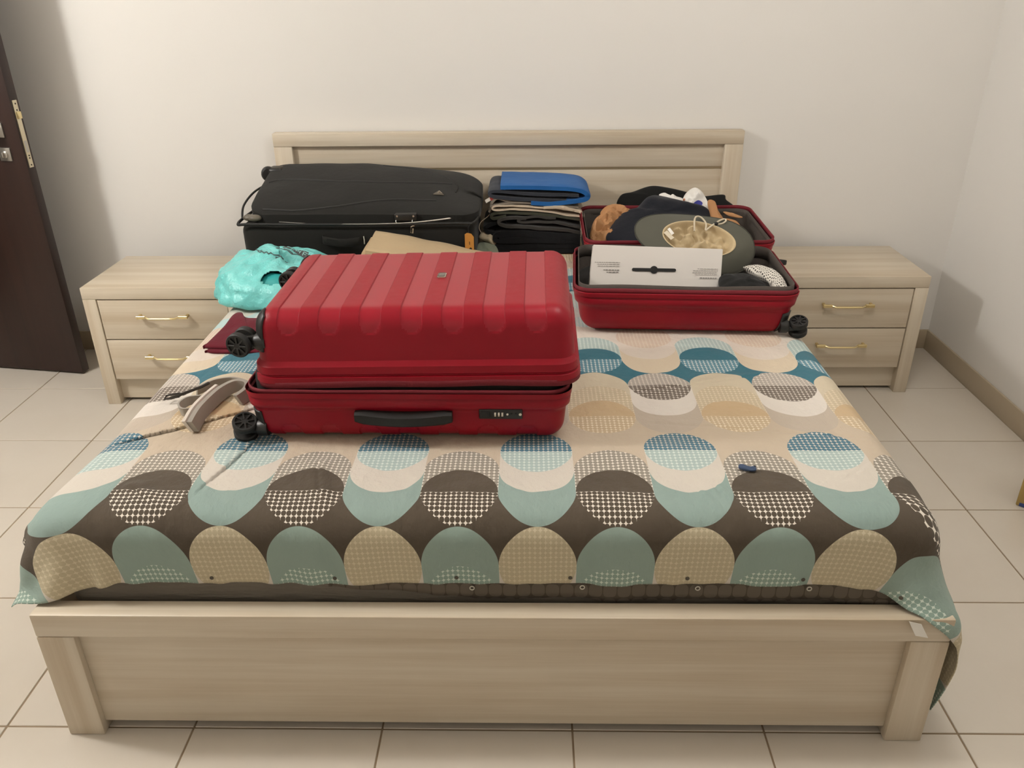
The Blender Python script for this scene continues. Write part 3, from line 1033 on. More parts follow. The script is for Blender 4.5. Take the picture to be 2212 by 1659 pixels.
# ---- open suitcase
OLn, OW, OH = 0.680, 0.445, 0.142
ox, oy = 0.586, -1.005
rs = thing('hard_suitcase', 'open red hard-shell suitcase packed with clothes, lid folded back to headboard', 'suitcase', (ox, oy, 0.580), math.radians(-3.0))
osh = shell(OLn, OW, OH, 0.05, (), 0.027, 0.09, 0.003, 0.08, True, 0.02)
m_f = Matrix.Translation((0, 0, OH)) @ Matrix.Rotation(math.pi, 4, 'X')
m_b = Matrix.Translation((0.03, 0.512, OH + 0.012)) @ Matrix.Rotation(math.radians(2.5), 4, 'Z') @ Matrix.Rotation(math.radians(2.0), 4, 'X') @ Matrix.Rotation(math.pi, 4, 'X')
for nm, m4 in (('lower_shell', m_f), ('lid', m_b)):
    o = mesh(nm, [m4 @ q for q in osh[0]], osh[3], M_red, rs, 0.9)
    md = o.modifiers.new('thickness', 'SOLIDIFY'); md.thickness = 0.003; md.offset = -1
    lin_sh = shell(OLn - 0.012, OW - 0.012, OH - 0.008, 0.045, (), 0.027, 0.09, 0.003, 0.08, False, 0.03)
    q = mesh('lining', [m4 @ (v_ + Vector((0, 0, -0.002))) for v_ in lin_sh[0]], lin_sh[3], M_lining, o, 3.2)
    ring_band(OLn + 0.010, OW + 0.010, 0.055, -0.014, 0.003, m4, 'zip_tape', M_zip, o, 0.0, 0.004, 0.002)
    if nm == 'lower_shell':
        ring_band(OLn - 0.016, OW - 0.016, 0.045, -0.022, 0.02, m4, 'expander_band', M_lining, o, 0.0, 0.003, 0.004)
    else:
        ring_band(OLn - 0.012, OW - 0.012, 0.045, -0.003, 0.03, m4, 'inner_flap', M_lining, o, 0.0, 0.003, 0.002)
for sy in (-1, 1):
    patch(osh, lambda p, sy=sy: p[0] > OLn / 2 - 0.032 and -p[1] * sy > OW / 2 - 0.05 and p[2] > 0.058, 0.004, m_f, 'corner_guard', M_blk, rs)
    caster(rs, (OLn / 2 - 0.030, sy * (OW / 2 - 0.025), 0.031), (1, 0, -0.02), (-0.15, -0.35, 0.95) if sy < 0 else (0.1, 0.3, 0.9), 0.028)
    caster(rs, m_b @ Vector((OLn / 2 - 0.014, sy * (OW / 2 - 0.035), OH - 0.044)), (1, 0.03, -0.02), (0.1, 0.3, 0.9), 0.028)

# ------------------------------------------------------------------ soft things: shared builders
def fabric(name, col, rough=0.92, var=0.12, bscale=60, bump=0.35, fine=500):
    n = NT(name)
    c = lin(col)
    co = n.coords()
    dk = tuple(q * (1 - var) for q in c[:3]) + (1,)
    lt = tuple(min(1, q * (1 + var)) for q in c[:3]) + (1,)
    n.set(Base_Color=n.mix(n.noise(co, 9, 3), dk, lt), Roughness=rough)
    n.b.inputs['Specular IOR Level'].default_value = 0.25
    n.b.inputs['Sheen Weight'].default_value = 0.08
    n.bump(n.m('ADD', n.noise(co, bscale, 3), n.m('MULTIPLY', n.noise(co, fine, 1), 0.08)), bump, 0.006)
    return n.mat


def pillow(name, outline, front, back, mat, par=None, amp=0.006, freq=18, seed=0.0, N=72, rings=11, nrm=None, edge=0.0, power=0.5, origin=None, creases=0.0, facet=None):
    """crumpled closed body over a 3-D outline, bulging to both sides"""
    O = catmull(outline, N)
    if origin is not None:
        O = O - np.array(origin)
    c = O.mean(0)
    if nrm is None:
        uu, ss, vt = np.linalg.svd(O - c)
        nrm = vt[2]
        if nrm[2] < 0 or (abs(nrm[2]) < 0.2 and nrm[1] > 0):
            nrm = -nrm
    nrm = np.array(nrm, float) / np.linalg.norm(nrm)
    n_ = len(O)
    V, F = [], []
    def lay(sign, b):
        rows = []
        for k in range(rings):
            s_ = 1 - k / (rings - 1)
            s_ = math.sin(s_ * math.pi / 2)
            row = []
            for i in range(n_):
                p = c + (O[i] - c) * s_
                h = b * (max(0.0, 1 - s_ ** 2)) ** power + edge
                w = amp * (nz(p[0] * freq + seed, p[1] * freq, p[2] * freq) + 0.5 * nz(p[0] * freq * 2.3 + seed, p[1] * freq * 2.3, p[2] * freq * 2.3 + 5))
                if creases:
                    w += creases * (abs(nz(p[0] * freq * 0.7 + seed + 9, p[1] * freq * 0.7, p[2] * freq * 0.7)) - 0.25)
                q = p + nrm * sign * (h + w * (1 - s_ ** 6) * (1 if sign > 0 else 0.4))
                if k == 0 and sign > 0:
                    q = p + nrm * edge
                row.append(len(V)); V.append(q)
                if k == rings - 1:
                    break
            rows.append(row)
        for a, b_ in zip(rows, rows[1:]):
            for i in range(n_):
                j = (i + 1) % n_
                f = (a[i], a[j], b_[0]) if len(b_) == 1 else (a[i], a[j], b_[j], b_[i])
                F.append(f if sign > 0 else f[::-1])
        return rows[0]
    r1 = lay(1, front)
    r2 = lay(-1, back)
    for i in range(n_):
        j = (i + 1) % n_
        F.append((r1[j], r1[i], r2[i], r2[j]))
    o = mesh(name, V, F, mat, par, 3.2)
    bm = bmesh.new()
    bm.from_mesh(o.data)
    bmesh.ops.remove_doubles(bm, verts=bm.verts, dist=1e-5)
    bmesh.ops.recalc_face_normals(bm, faces=bm.faces)
    bm.to_mesh(o.data); bm.free()
    if facet:
        o.data.set_sharp_from_angle(angle=facet)
    return o


def folded(name, path, thick, y0, y1, mat, par=None, amp=0.004, freq=14, seed=0.0, M=26, slant=0.0, origin=(0, 0, 0), N=60, skew=0.0):
    """cloth folded along a path in x-z, running from y0 to y1"""
    C_ = catmull([(p[0], p[1]) for p in path], N, closed=False)
    n_ = len(C_)
    tan = np.gradient(C_, axis=0)
    tan /= np.linalg.norm(tan, axis=1)[:, None] + 1e-9
    nm = np.stack([-tan[:, 1], tan[:, 0]], 1)
    loop = []
    for i in range(n_):
        loop.append((C_[i], nm[i], 1))
    for i in range(n_ - 1, -1, -1):
        loop.append((C_[i], nm[i], -1))
    V, F = [], []
    k = len(loop)
    for j in range(M + 1):
        q = j / M
        yy = y0 + (y1 - y0) * q
        e = min(1.0, 0.75 + 3.0 * min(q, 1 - q))
        for (c_, n2_, s_) in loop:
            x_, z_0 = c_
            w = amp * nz(x_ * freq + seed, yy * freq, z_0 * freq * 2) + 0.5 * amp * nz(x_ * freq * 2 + seed, yy * freq * 2.2, 3.3)
            t_ = thick / 2 * e
            yo = 0.35 * amp * nz(x_ * freq + seed, z_0 * 60, 8.0) * (1 if q in (0, 1) else 0)
            V.append((x_ + n2_[0] * s_ * t_ + skew * (yy - y0) - origin[0], yy + yo * 3 - origin[1], z_0 + n2_[1] * s_ * t_ + w + slant * (yy - y0) - origin[2]))
    for j in range(M):
        for i in range(k):
            a = j * k + i; b = j * k + (i + 1) % k
            F.append((a, b, b + k, a + k))
    half = n_
    for j in (0, M):
        for i in range(n_ - 1):
            a = j * k + i; b = j * k + i + 1
            c_ = j * k + (k - 1 - i); d_ = j * k + (k - 2 - i)
            F.append((a, c_, d_, b) if j == 0 else (a, b, d_, c_))
    o = mesh(name, V, F, mat, par, 1.2)
    bm = bmesh.new(); bm.from_mesh(o.data)
    bmesh.ops.recalc_face_normals(bm, faces=bm.faces)
    bm.to_mesh(o.data); bm.free()
    return o


BT = 0.576      # top of the made-up bed

# ------------------------------------------------------------------ black soft suitcase at the headboard
M_bfab = fabric('black_ballistic_nylon', '#1a1916', 0.85, 0.15, 30, 0.2, 600)
M_bpip = plain('black_piping', '#0e0d0b', 0.6)
M_grey = plain('grey_corner_plastic', '#5d564a', 0.45)
M_trim = plain('white_trim', '#d9d3c7', 0.45)
kx, ky, kz = -0.57, -0.325, BT + 0.003
ks = thing('soft_suitcase', 'big black soft fabric suitcase with half-open lid standing against the headboard', 'suitcase', (kx, ky, kz))
def K(x_, y_, z_1): return Vector((x_ - kx, y_ - ky, z_1 - kz))
V, F = rounded_slab(-1.018, -0.118, -0.555, -0.090, kz, 0.768, 0.045, 0.03)
V = [K(p.x, p.y + 0.004 * nz(p.x * 6, 1, p.z * 6), p.z) for p in V]
body = mesh('body', V, F, M_bfab, ks, 3.2)
def lid_top(x_, y_):
    a = (x_ + 1.0) / 0.9
    b = (y_ + 0.54) / 0.44
    back = 0.905 - 0.055 * max(0, a - 0.45) ** 1.3 / 0.5
    front = 0.800 - 0.004 * a
    bulge = 0.018 * math.sin(math.pi * min(1, max(0, a))) * math.sin(math.pi * min(1, max(0, b)))
    return front + (back - front) * min(1, max(0, b)) ** 0.8 + bulge
V, F = rounded_slab(-0.985, -0.100, -0.545, -0.095, 0.0, 1.0, 0.08, 0.022)
out = []
for p in V:
    x_, y_ = p.x, p.y
    tp = lid_top(x_, y_)
    lo_ = 0.752 + 0.085 * max(0, (y_ + 0.54) / 0.44) * max(0.0, 1 - (x_ + 1.0) / 0.7)
    z1 = lo_ + (tp - lo_) * p.z
    # rounder right end
    ex = max(0, (x_ + 0.24) / 0.14)
    z1 -= 0.02 * ex ** 2 * p.z
    y_ = y_ + 0.03 * ex ** 2 * (1 if y_ < -0.32 else -0.6)
    out.append(K(x_, y_, z1 + 0.004 * nz(x_ * 7, y_ * 7, 2)))
klid = mesh('lid', out, F, M_bfab, ks, 3.2)
bvk = BVHTree.FromPolygons([tuple(p) for p in out], F)
def on_lid(x_, y_, h=0.0):
    hit = bvk.ray_cast(K(x_, y_, 1.3), Vector((0, 0, -1)))
    return hit[0] + Vector((0, 0, h)) if hit[0] else K(x_, y_, 0.8)
def on_lid_front(x_, z1, h=0.0):
    hit = bvk.ray_cast(K(x_, -1.0, z1), Vector((0, 1, 0)))
    return hit[0] + Vector((0, -h, 0)) if hit[0] else K(x_, -0.55, z1)
# raised panel seams on the lid
pl = [(-0.96, -0.30), (-0.90, -0.285), (-0.75, -0.315), (-0.6, -0.335), (-0.45, -0.33), (-0.30, -0.30), (-0.22, -0.285)]
tube_obj('seam', [on_lid(a, b, -0.0005) for a, b in catmull(pl, 40, False)], 0.0042, M_bpip, klid)
pl = [(-0.93, -0.515), (-0.8, -0.525), (-0.65, -0.508), (-0.5, -0.47), (-0.38, -0.455), (-0.27, -0.450)]
tube_obj('seam', [on_lid(a, b, -0.0005) for a, b in catmull(pl, 40, False)], 0.0042, M_bpip, klid)
pl = [(-0.52, -0.13), (-0.36, -0.17), (-0.25, -0.22), (-0.20, -0.29), (-0.20, -0.36)]
tube_obj('seam', [on_lid(a, b, -0.0005) for a, b in catmull(pl, 40, False)], 0.0036, M_bpip, klid)
# light trim along the open edge
pts = [K(-0.86, -0.558, 0.772), K(-0.7, -0.566, 0.766), K(-0.5, -0.568, 0.765), K(-0.36, -0.565, 0.769), K(-0.26, -0.556, 0.776), K(-0.19, -0.535, 0.780)]
tube_obj('edge_trim', catmull(pts, 40, False), [0.0005 + 0.0028 * (i / 40) ** 2 for i in range(60)][:len(catmull(pts, 40, False))], M_trim, ks, 6)
pts = [K(-1.02, -0.30, 0.762), K(-1.024, -0.54, 0.762), K(-0.95, -0.562, 0.764), K(-0.57, -0.564, 0.762), K(-0.2, -0.562, 0.764), K(-0.115, -0.54, 0.764), K(-0.110, -0.30, 0.764)]
tube_obj('zip_edge', catmull(pts, 80, False), 0.0055, M_bpip, ks, 8)
pts = [K(-1.02, -0.50, 0.768), K(-1.035, -0.42, 0.80), K(-1.02, -0.32, 0.83), K(-0.985, -0.22, 0.845)]
tube_obj('gusset_strap', catmull(pts, 30, False), 0.0042, M_bpip, ks, 8)
# grey plastic wheel housings
for (a, b, c_) in ((-0.985, -0.515, 0.782), (-0.955, -0.545, 0.788)):
    bm = bmesh.new()
    bmesh.ops.create_uvsphere(bm, u_segments=16, v_segments=10, radius=1)
    for v_ in bm.verts:
        v_.co = K(a + 0.026 * v_.co.x, b + 0.020 * v_.co.y, c_ - 0.004 + 0.013 * v_.co.z)
    from_bm('wheel_housing', bm, M_grey, ks, 1.0)
bm = bmesh.new()
lathe(bm, [(0.024, -0.016), (0.030, -0.010), (0.030, 0.010), (0.024, 0.016)], 24, Matrix.Translation(K(-0.997, -0.17, 0.872)) @ Matrix.Rotation(math.pi / 2, 4, 'X') @ Matrix.Rotation(0.3, 4, 'Y'))
from_bm('wheel', bm, M_blk2, ks, 0.6)
bm = bmesh.new()
add_box(bm, -0.03, 0.03, -0.035, 0.035, -0.02, 0.02, 0.012, 3, Matrix.Translation(K(-0.965, -0.155, 0.878)))
from_bm('wheel_housing', bm, M_blk, ks, 0.7)
# lock block, zip pullers, triangular badge, side handle, front pocket
lkp = on_lid_front(-0.376, 0.786)
lb = box('lock_block', -0.042, 0.042, -0.014, 0.012, -0.014, 0.014, M_blk, ks, 0.004, 2, Matrix.Translation(lkp))
for dx_ in (-0.032, 0.030):
    bm = bmesh.new()
    lathe(bm, [(0.004, -0.001), (0.004, 0.003)], 12, Matrix.Translation(lkp + Vector((dx_, -0.013, 0.006))) @ Matrix.Rotation(math.pi / 2, 4, 'X'))
    from_bm('lock_rivet', bm, M_silver, lb)
    tube_obj('zip_puller', [lkp + Vector((dx_ - 0.004, -0.015, -0.006)), lkp + Vector((dx_ - 0.006, -0.017, -0.016)), lkp + Vector((dx_ + 0.002, -0.017, -0.026))], 0.0022, M_silver, lb, 6)
c0 = K(-0.352, -0.566, 0.744)
bm = bmesh.new()
tube(bm, [c0 + Vector((0.008, 0, 0.014)), c0 + Vector((-0.004, -0.004, 0.010)), c0 + Vector((-0.006, -0.005, -0.012)), c0 + Vector((0.001, -0.005, -0.014)), c0 + Vector((0.004, -0.004, 0.004))], 0.0026, 6)
from_bm('zip_puller', bm, M_silver, ks, 0.8)
bp0 = on_lid(-0.262, -0.40, 0.002)
Vb = [bp0 + Vector(q) for q in ((-0.022, -0.012, 0), (0.020, -0.014, -0.002), (-0.002, 0.02, 0.006), (-0.022, -0.012, 0.003), (0.020, -0.014, 0.001), (-0.002, 0.02, 0.009))]
bdg = mesh('badge', Vb, [(0, 2, 1), (3, 4, 5), (0, 1, 4, 3), (1, 2, 5, 4), (2, 0, 3, 5)], M_grey, ks)
bm = bmesh.new()
tube(bm, [bp0 + Vector((0.000, 0.012, 0.0092)), bp0 + Vector((0.014, -0.010, 0.004)), bp0 + Vector((-0.004, -0.008, 0.0052)), bp0 + Vector((0.000, 0.012, 0.0092))], 0.0013, 6)
from_bm('badge_outline', bm, M_silver, bdg)
hp_ = [K(-0.70, -0.553, 0.706), K(-0.69, -0.575, 0.704), K(-0.62, -0.588, 0.697), K(-0.56, -0.575, 0.700), K(-0.545, -0.553, 0.702)]
V, F = [], []
cp = catmull(hp_, 30, False)
for p in cp:
    for (dy, dz_) in ((0, 0.016), (-0.005, 0.012), (-0.005, -0.012), (0, -0.016)):
        V.append((p[0], p[1] + dy, p[2] + dz_))
for k in range(len(cp) - 1):
    for j in range(4):
        F.append((k * 4 + j, k * 4 + (j + 1) % 4, (k + 1) * 4 + (j + 1) % 4, (k + 1) * 4 + j))
sh_ = mesh('side_handle', V, F, M_bfab, ks, 0.9)
tube_obj('handle_piping', [K(-0.541, -0.563, 0.716), K(-0.5395, -0.566, 0.702), K(-0.541, -0.563, 0.686)], 0.0024, M_trim, sh_, 6)
# orange paper tag hanging at the right end
tg = thing('luggage_tag', 'orange paper tag hanging at the right end of the black suitcase', 'tag', (-0.135, -0.585, 0.70))
M_org = plain('orange_card', '#b98036', 0.6, 0.08, 20)
pts = [(-0.017, -0.052), (0.017, -0.052), (0.017, 0.018), (0.008, 0.030), (-0.008, 0.034), (-0.017, 0.028)]
V = [(a, -0.001, b) for a, b in pts] + [(a, 0.001, b) for a, b in pts]
F = [tuple(range(5, -1, -1))[::-1], tuple(range(11, 5, -1))] + [(i, (i + 1) % 6, (i + 1) % 6 + 6, i + 6) for i in range(6)]
cdm = mesh('card', V, F, M_org, tg)
bm = bmesh.new()
lathe(bm, [(0.005, 0), (0.005, 0.0006)], 14, Matrix.Translation((0.004, -0.001, -0.028)) @ Matrix.Rotation(math.pi / 2, 4, 'X'))
add_box(bm, -0.001, 0.001, -0.0018, -0.0008, -0.012, 0.0, 0)
from_bm('printed_mark', bm, M_blk2, cdm)
tube_obj('string', [(0, 0, 0.026), (-0.004, 0.005, 0.05), (0.004, 0.012, 0.064)], 0.0012, M_bpip, tg, 6)

# ------------------------------------------------------------------ folded beige trousers in front of it
M_beige = fabric('beige_cotton_twill', '#b49e7c', 0.9, 0.06, 22, 0.3, 700)
M_beige2 = fabric('beige_cotton_twill_shade', '#ad9674', 0.9, 0.06, 22, 0.3, 700)
tr = thing('trousers', 'folded beige trousers lying before the black suitcase', 'trousers', (-0.25, -0.68, BT))
og = (-0.25, -0.68, BT)
folded('lower_leg', [(0.05, 0.592), (-0.15, 0.615), (-0.35, 0.640), (-0.535, 0.656)], 0.030, -0.86, -0.585, M_beige, tr, 0.004, 8, 1.0, origin=og, slant=0.03)
folded('upper_leg', [(0.04, 0.612), (-0.15, 0.656), (-0.33, 0.696), (-0.492, 0.724)], 0.026, -0.80, -0.572, M_beige, tr, 0.004, 8, 4.0, origin=og, slant=0.02)
folded('waistband', [(-0.33, 0.678), (-0.45, 0.704), (-0.508, 0.708)], 0.026, -0.80, -0.578, M_beige2, tr, 0.003, 8, 6.0, origin=og, slant=0.0)

# ------------------------------------------------------------------ turquoise plastic bag
n = NT('turquoise_polythene')
co = n.coords()
n.set(Base_Color=n.mix(n.noise(co, 6, 4), lin('#62c6c4'), lin('#8fdbd6')), Roughness=0.30)
n.b.inputs['Transmission Weight'].default_value = 0.0
n.b.inputs['Subsurface Weight'].default_value = 0.15
n.b.inputs['Subsurface Radius'].default_value = (0.01, 0.02, 0.02)
n.bump(n.noise(co, 16, 5, 0.6), 0.8, 0.02)
M_bag = n.mat
M_bagshade = plain('turquoise_polythene_shaded', '#2b9a98', 0.4, 0.1, 12)  # darker copy of the bag colour, carries the shade inside
M_ink = plain('dark_grey_print', '#4a4f50', 0.6)
bgl = (-0.80, -0.80, BT + 0.002)
bag = thing('plastic_bag', 'turquoise plastic carrier bag with dark print slumped on the bed edge', 'bag', bgl)
GX, GY = 44, 34
def bag_pt(a, b):
    """a around 0..2pi, b from rim (0) to crown (1)"""
    rx, ry = 0.245, 0.205
    cx, cy = -0.79, -0.815
    s_ = math.cos(b * math.pi / 2)
    ca, sa = math.cos(a), math.sin(a)
    ex = 1.0 if ca > 0 else 0.98
    x_ = cx + rx * ex * (abs(ca) ** 0.85) * math.copysign(1, ca) * s_
    y_ = cy + ry * (abs(sa) ** 0.85) * math.copysign(1, sa) * s_
    hgt = 0.150 * (1 - 0.35 * max(0, ca) ** 2) * (1 - 0.12 * max(0, -sa))
    z1 = BT + 0.012 + hgt * math.sin(b * math.pi / 2) ** 0.75
    w = 0.022 * (abs(nz(x_ * 11, y_ * 11, z1 * 14)) - 0.2) + 0.006 * nz(x_ * 26, y_ * 26, z1 * 30 + 4) + 0.010 * (abs(nz(a * 2.1, 3.3, b * 2)) - 0.2)
    f = 1 + w / 0.18
    return Vector((cx + (x_ - cx) * f, cy + (y_ - cy) * f, BT + 0.012 + (z1 - BT - 0.012) * (1 + w / 0.12)))
V, F = [], []
NA, NBb = 72, 26
for k in range(NBb + 1):
    b = -0.16 + 1.16 * k / NBb
    for i in range(NA):
        a = 2 * math.pi * i / NA
        if b < 0:
            p0 = bag_pt(a, 0.0)
            c_ = Vector((-0.79, -0.815, p0.z))
            p = c_ + (p0 - c_) * (1 + b * 2.2)
            p.z = BT + 0.012 + b * 0.06
        else:
            p = bag_pt(a, min(b, 0.985))
        V.append(p - Vector(bgl))
for k in range(NBb):
    for i in range(NA):
        F.append((k * NA + i, k * NA + (i + 1) % NA, (k + 1) * NA + (i + 1) % NA, (k + 1) * NA + i))
F.append(tuple(NBb * NA + i for i in range(NA)))
F.append(tuple(range(NA))[::-1])
hc = Vector((-0.782, -0.962, 0.655)) - Vector(bgl)
def in_hole(p):
    return ((p.x - hc.x) / 0.040) ** 2 + ((p.y - hc.y + 0.02 * 0) / 0.026) ** 2 < 1 and p.z > 0.02
bvb = BVHTree.FromPolygons([tuple(p) for p in V], F)
bagm = mesh('sack', V, F, M_bag, bag, 3.2)
bm = bmesh.new(); bm.from_mesh(bagm.data)
bmesh.ops.subdivide_edges(bm, edges=bm.edges[:], cuts=1, use_grid_fill=True)
for v_ in bm.verts:
    q = v_.co
    v_.co = q + Vector((nz(q.x * 40, q.y * 40, q.z * 40), nz(q.x * 40 + 7, q.y * 40, q.z * 40), nz(q.x * 40, q.y * 40 + 7, q.z * 40))) * 0.003
dele = [f for f in bm.faces if in_hole(f.calc_center_median())]
bmesh.ops.delete(bm, geom=dele, context='FACES')
bm.to_mesh(bagm.data); bm.free()
bagm.data.shade_smooth()
md = bagm.modifiers.new('thickness', 'SOLIDIFY'); md.thickness = 0.0012; md.offset = 0
# added sheet close under the handle hole, inside shade put into its colour
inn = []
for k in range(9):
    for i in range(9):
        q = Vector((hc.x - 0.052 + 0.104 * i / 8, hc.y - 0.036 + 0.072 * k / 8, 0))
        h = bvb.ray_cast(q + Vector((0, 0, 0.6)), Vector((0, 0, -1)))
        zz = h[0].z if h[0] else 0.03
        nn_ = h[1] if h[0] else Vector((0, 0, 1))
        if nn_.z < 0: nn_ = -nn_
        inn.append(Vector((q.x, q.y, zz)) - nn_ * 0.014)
o = mesh('shaded_inner_side', inn, [(k * 9 + i, k * 9 + i + 1, k * 9 + i + 10, k * 9 + i + 9) for k in range(8) for i in range(8)], M_bagshade, bag, 3.2)
o['label'] = 'turquoise inside of the bag, coloured darker for shade, behind the handle hole'
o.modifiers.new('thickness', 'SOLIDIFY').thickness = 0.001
bmb = bmesh.new(); bmb.from_mesh(bagm.data)
bvb2 = BVHTree.FromBMesh(bmb); bmb.free()
# print is laid on along one slanting direction
PD = Vector((0, 0.62, -0.78)).normalized()
def bag_print(name, strokes, r):
    for st in strokes:
        pts = []
        for (a, b) in st:
            s0 = Vector((a, b, 0.75)) - Vector(bgl)
            hit = bvb2.ray_cast(s0 - PD * 0.3, PD)
            if hit[0]:
                pts.append(hit[0] - PD * 0.0012)
        if len(pts) > 1:
            bm = bmesh.new()
            tube(bm, pts, r, 5)
            from_bm(name, bm, M_ink, bagm, 1.0)
def px(u_, v_):
    """print layout: u to the right, v down, in crop units -> x, y on the z=0.75 plane"""
    return (-0.892 + (u_ - 740) * 0.000262 + (v_ - 240) * 0.00006, -0.779 - (v_ - 228) * 0.00056)
def dense(st, k=5):
    out = []
    for a, b in zip(st, st[1:]):
        for j in range(k):
            out.append((a[0] + (b[0] - a[0]) * j / k, a[1] + (b[1] - a[1]) * j / k))
    return out + [st[-1]]
def P_(*pts): return [px(*q) for q in dense(pts)]
bag_print('script_print', [P_((740, 240), (790, 268), (830, 288)), P_((812, 318), (850, 338), (870, 322), (900, 345), (930, 325), (960, 350), (990, 335), (1030, 362), (1085, 345), (1125, 350), (1110, 372), (1055, 384)),
                           P_((1150, 385), (1190, 420), (1215, 378), (1165, 372), (1250, 386)), P_((1360, 378), (1375, 400), (1400, 385), (1430, 388)), P_((1640, 350), (1680, 338), (1720, 360), (1690, 372))], 0.0022)
bag_print('dot_print', [P_((818, 262), (832, 266)), P_((1305, 400), (1318, 404)), P_((1060, 400), (1072, 404)), P_((1500, 246), (1512, 250)), P_((1530, 254), (1545, 257)), P_((1565, 262), (1580, 265)), P_((1600, 268), (1620, 273))], 0.002)
bag_print('emblem_print', [P_((1020, 228), (1045, 208), (1068, 222), (1045, 242), (1020, 228)), P_((1070, 246), (1120, 258), (1180, 272), (1240, 292), (1300, 280), (1360, 284), (1420, 302)), P_((1420, 310), (1450, 322), (1475, 306), (1450, 296)),
                           P_((1140, 252), (1190, 262), (1250, 284))], 0.0018)
# solid emblem block with light letters
Vq, Fq = [], []
for k in range(7):
    for i in range(15):
        f, g_ = i / 14, k / 6
        uu = (1140 + 300 * f) * (1 - g_) + (1108 + 306 * f) * g_
        vv = (180 + 35 * f) * (1 - g_) + (226 + 74 * f) * g_
        a, b = px(uu, vv)
        s0 = Vector((a, b, 0.75)) - Vector(bgl)
        hit = bvb2.ray_cast(s0 - PD * 0.3, PD)
        Vq.append((hit[0] if hit[0] else s0) - PD * 0.0015)
for k in range(6):
    for i in range(14):
        Fq.append((k * 15 + i, (k + 1) * 15 + i, (k + 1) * 15 + i + 1, k * 15 + i + 1))
em = mesh('emblem_block', Vq, Fq, M_ink, bagm, 3.2)
M_inkl = plain('pale_turquoise_print', '#a8dfda', 0.5)
bm = bmesh.new()
for st in (P_((1165, 192), (1185, 214), (1222, 196)), P_((1262, 205), (1240, 240)), P_((1262, 205), (1285, 212)), P_((1310, 212), (1288, 252)), P_((1345, 218), (1326, 262)), P_((1310, 234), (1340, 242)), P_((1380, 226), (1425, 238)), P_((1380, 226), (1362, 272)), P_((1372, 248), (1405, 256))):
    pts = []
    for (a, b) in st:
        s0 = Vector((a, b, 0.75)) - Vector(bgl)
        hit = bvb2.ray_cast(s0 - PD * 0.3, PD)
        if hit[0]:
            pts.append(hit[0] - PD * 0.0022)
    if len(pts) > 1:
        tube(bm, pts, 0.0012, 5)
from_bm('emblem_letters', bm, M_inkl, em, 1.0)

# ------------------------------------------------------------------ maroon cloth under the upper wheel
M_mar = fabric('maroon_jersey', '#5d1020', 0.9, 0.12, 25, 0.3)
og = (-0.82, -1.24, BT)
t = thing('garment', 'folded maroon jersey poking out beside the large red suitcase wheel', 'garment', og)
pillow('top_fold', [(-0.905, -1.322, 0.588), (-0.904, -1.315, 0.588), (-0.885, -1.20, 0.600), (-0.876, -1.125, 0.612), (-0.855, -1.105, 0.612), (-0.825, -1.135, 0.604), (-0.72, -1.14, 0.604), (-0.64, -1.2, 0.6), (-0.64, -1.325, 0.588), (-0.65, -1.332, 0.588), (-0.85, -1.335, 0.588)],
       0.012, 0.004, M_mar, t, 0.006, 14, 2.0, origin=og, edge=0.004, N=99)
pillow('under_fold', [(-0.895, -1.336, 0.580), (-0.894, -1.328, 0.580), (-0.86, -1.18, 0.583), (-0.72, -1.15, 0.583), (-0.65, -1.2, 0.583), (-0.65, -1.335, 0.580), (-0.66, -1.345, 0.580), (-0.85, -1.348, 0.580)],
       0.006, 0.002, M_mar, t, 0.003, 14, 3.0, origin=og, edge=0.003, N=96)

# ------------------------------------------------------------------ coiled grey and white belt
M_belt = fabric('grey_leather', '#9c958b', 0.6, 0.08, 30, 0.15)
M_beltw = fabric('pale_leather', '#d6ccc0', 0.6, 0.06, 30, 0.15)
og = (-0.77, -1.70, BT)
belt = thing('belt', 'coiled pale grey belt with a dark metal buckle lying left on the bed', 'belt', og)
def strip(name, path, w, th, mat, lean=(0, 0)):
    """flat strap standing on edge along a path, width w upward"""
    C_ = catmull(path, 70, False)
    tan = np.gradient(C_, axis=0)
    V, F = [], []
    for i, (p, tt) in enumerate(zip(C_, tan)):
        tt = np.array([tt[0], tt[1], 0.0]); tt /= np.linalg.norm(tt) + 1e-9
        sd_ = np.array([-tt[1], tt[0], 0.0])
        q = i / (len(C_) - 1)
        lw = np.array([lean[0], lean[1], 0]) * 1.0
        for (a, b) in ((-0.5, 0), (-0.5, 1), (0.5, 1), (0.5, 0)):
            V.append(p + sd_ * a * th + np.array([0, 0, w * b]) + lw * b - np.array(og))
    k = len(C_)
    for i in range(k - 1):
        for j in range(4):
            F.append((i * 4 + j, i * 4 + (j + 1) % 4, (i + 1) * 4 + (j + 1) % 4, (i + 1) * 4 + j))
    F += [(0, 1, 2, 3), ((k - 1) * 4 + 3, (k - 1) * 4 + 2, (k - 1) * 4 + 1, (k - 1) * 4)]
    o = mesh(name, V, F, mat, belt, 0.8)
    bmx = bmesh.new(); bmx.from_mesh(o.data); bmesh.ops.recalc_face_normals(bmx, faces=bmx.faces); bmx.to_mesh(o.data); bmx.free()
    return o
z0 = BT + 0.006
strip('outer_strap', [(-0.742, -1.835, z0), (-0.748, -1.76, z0), (-0.742, -1.69, z0), (-0.730, -1.635, z0), (-0.705, -1.598, z0), (-0.672, -1.605, z0), (-0.662, -1.645, z0), (-0.675, -1.69, z0)], 0.028, 0.012, M_belt, (-0.014, 0))
strip('strap_edge', [(-0.752, -1.838, z0), (-0.759, -1.76, z0), (-0.753, -1.69, z0), (-0.741, -1.63, z0)], 0.031, 0.008, M_beltw, (-0.017, 0))
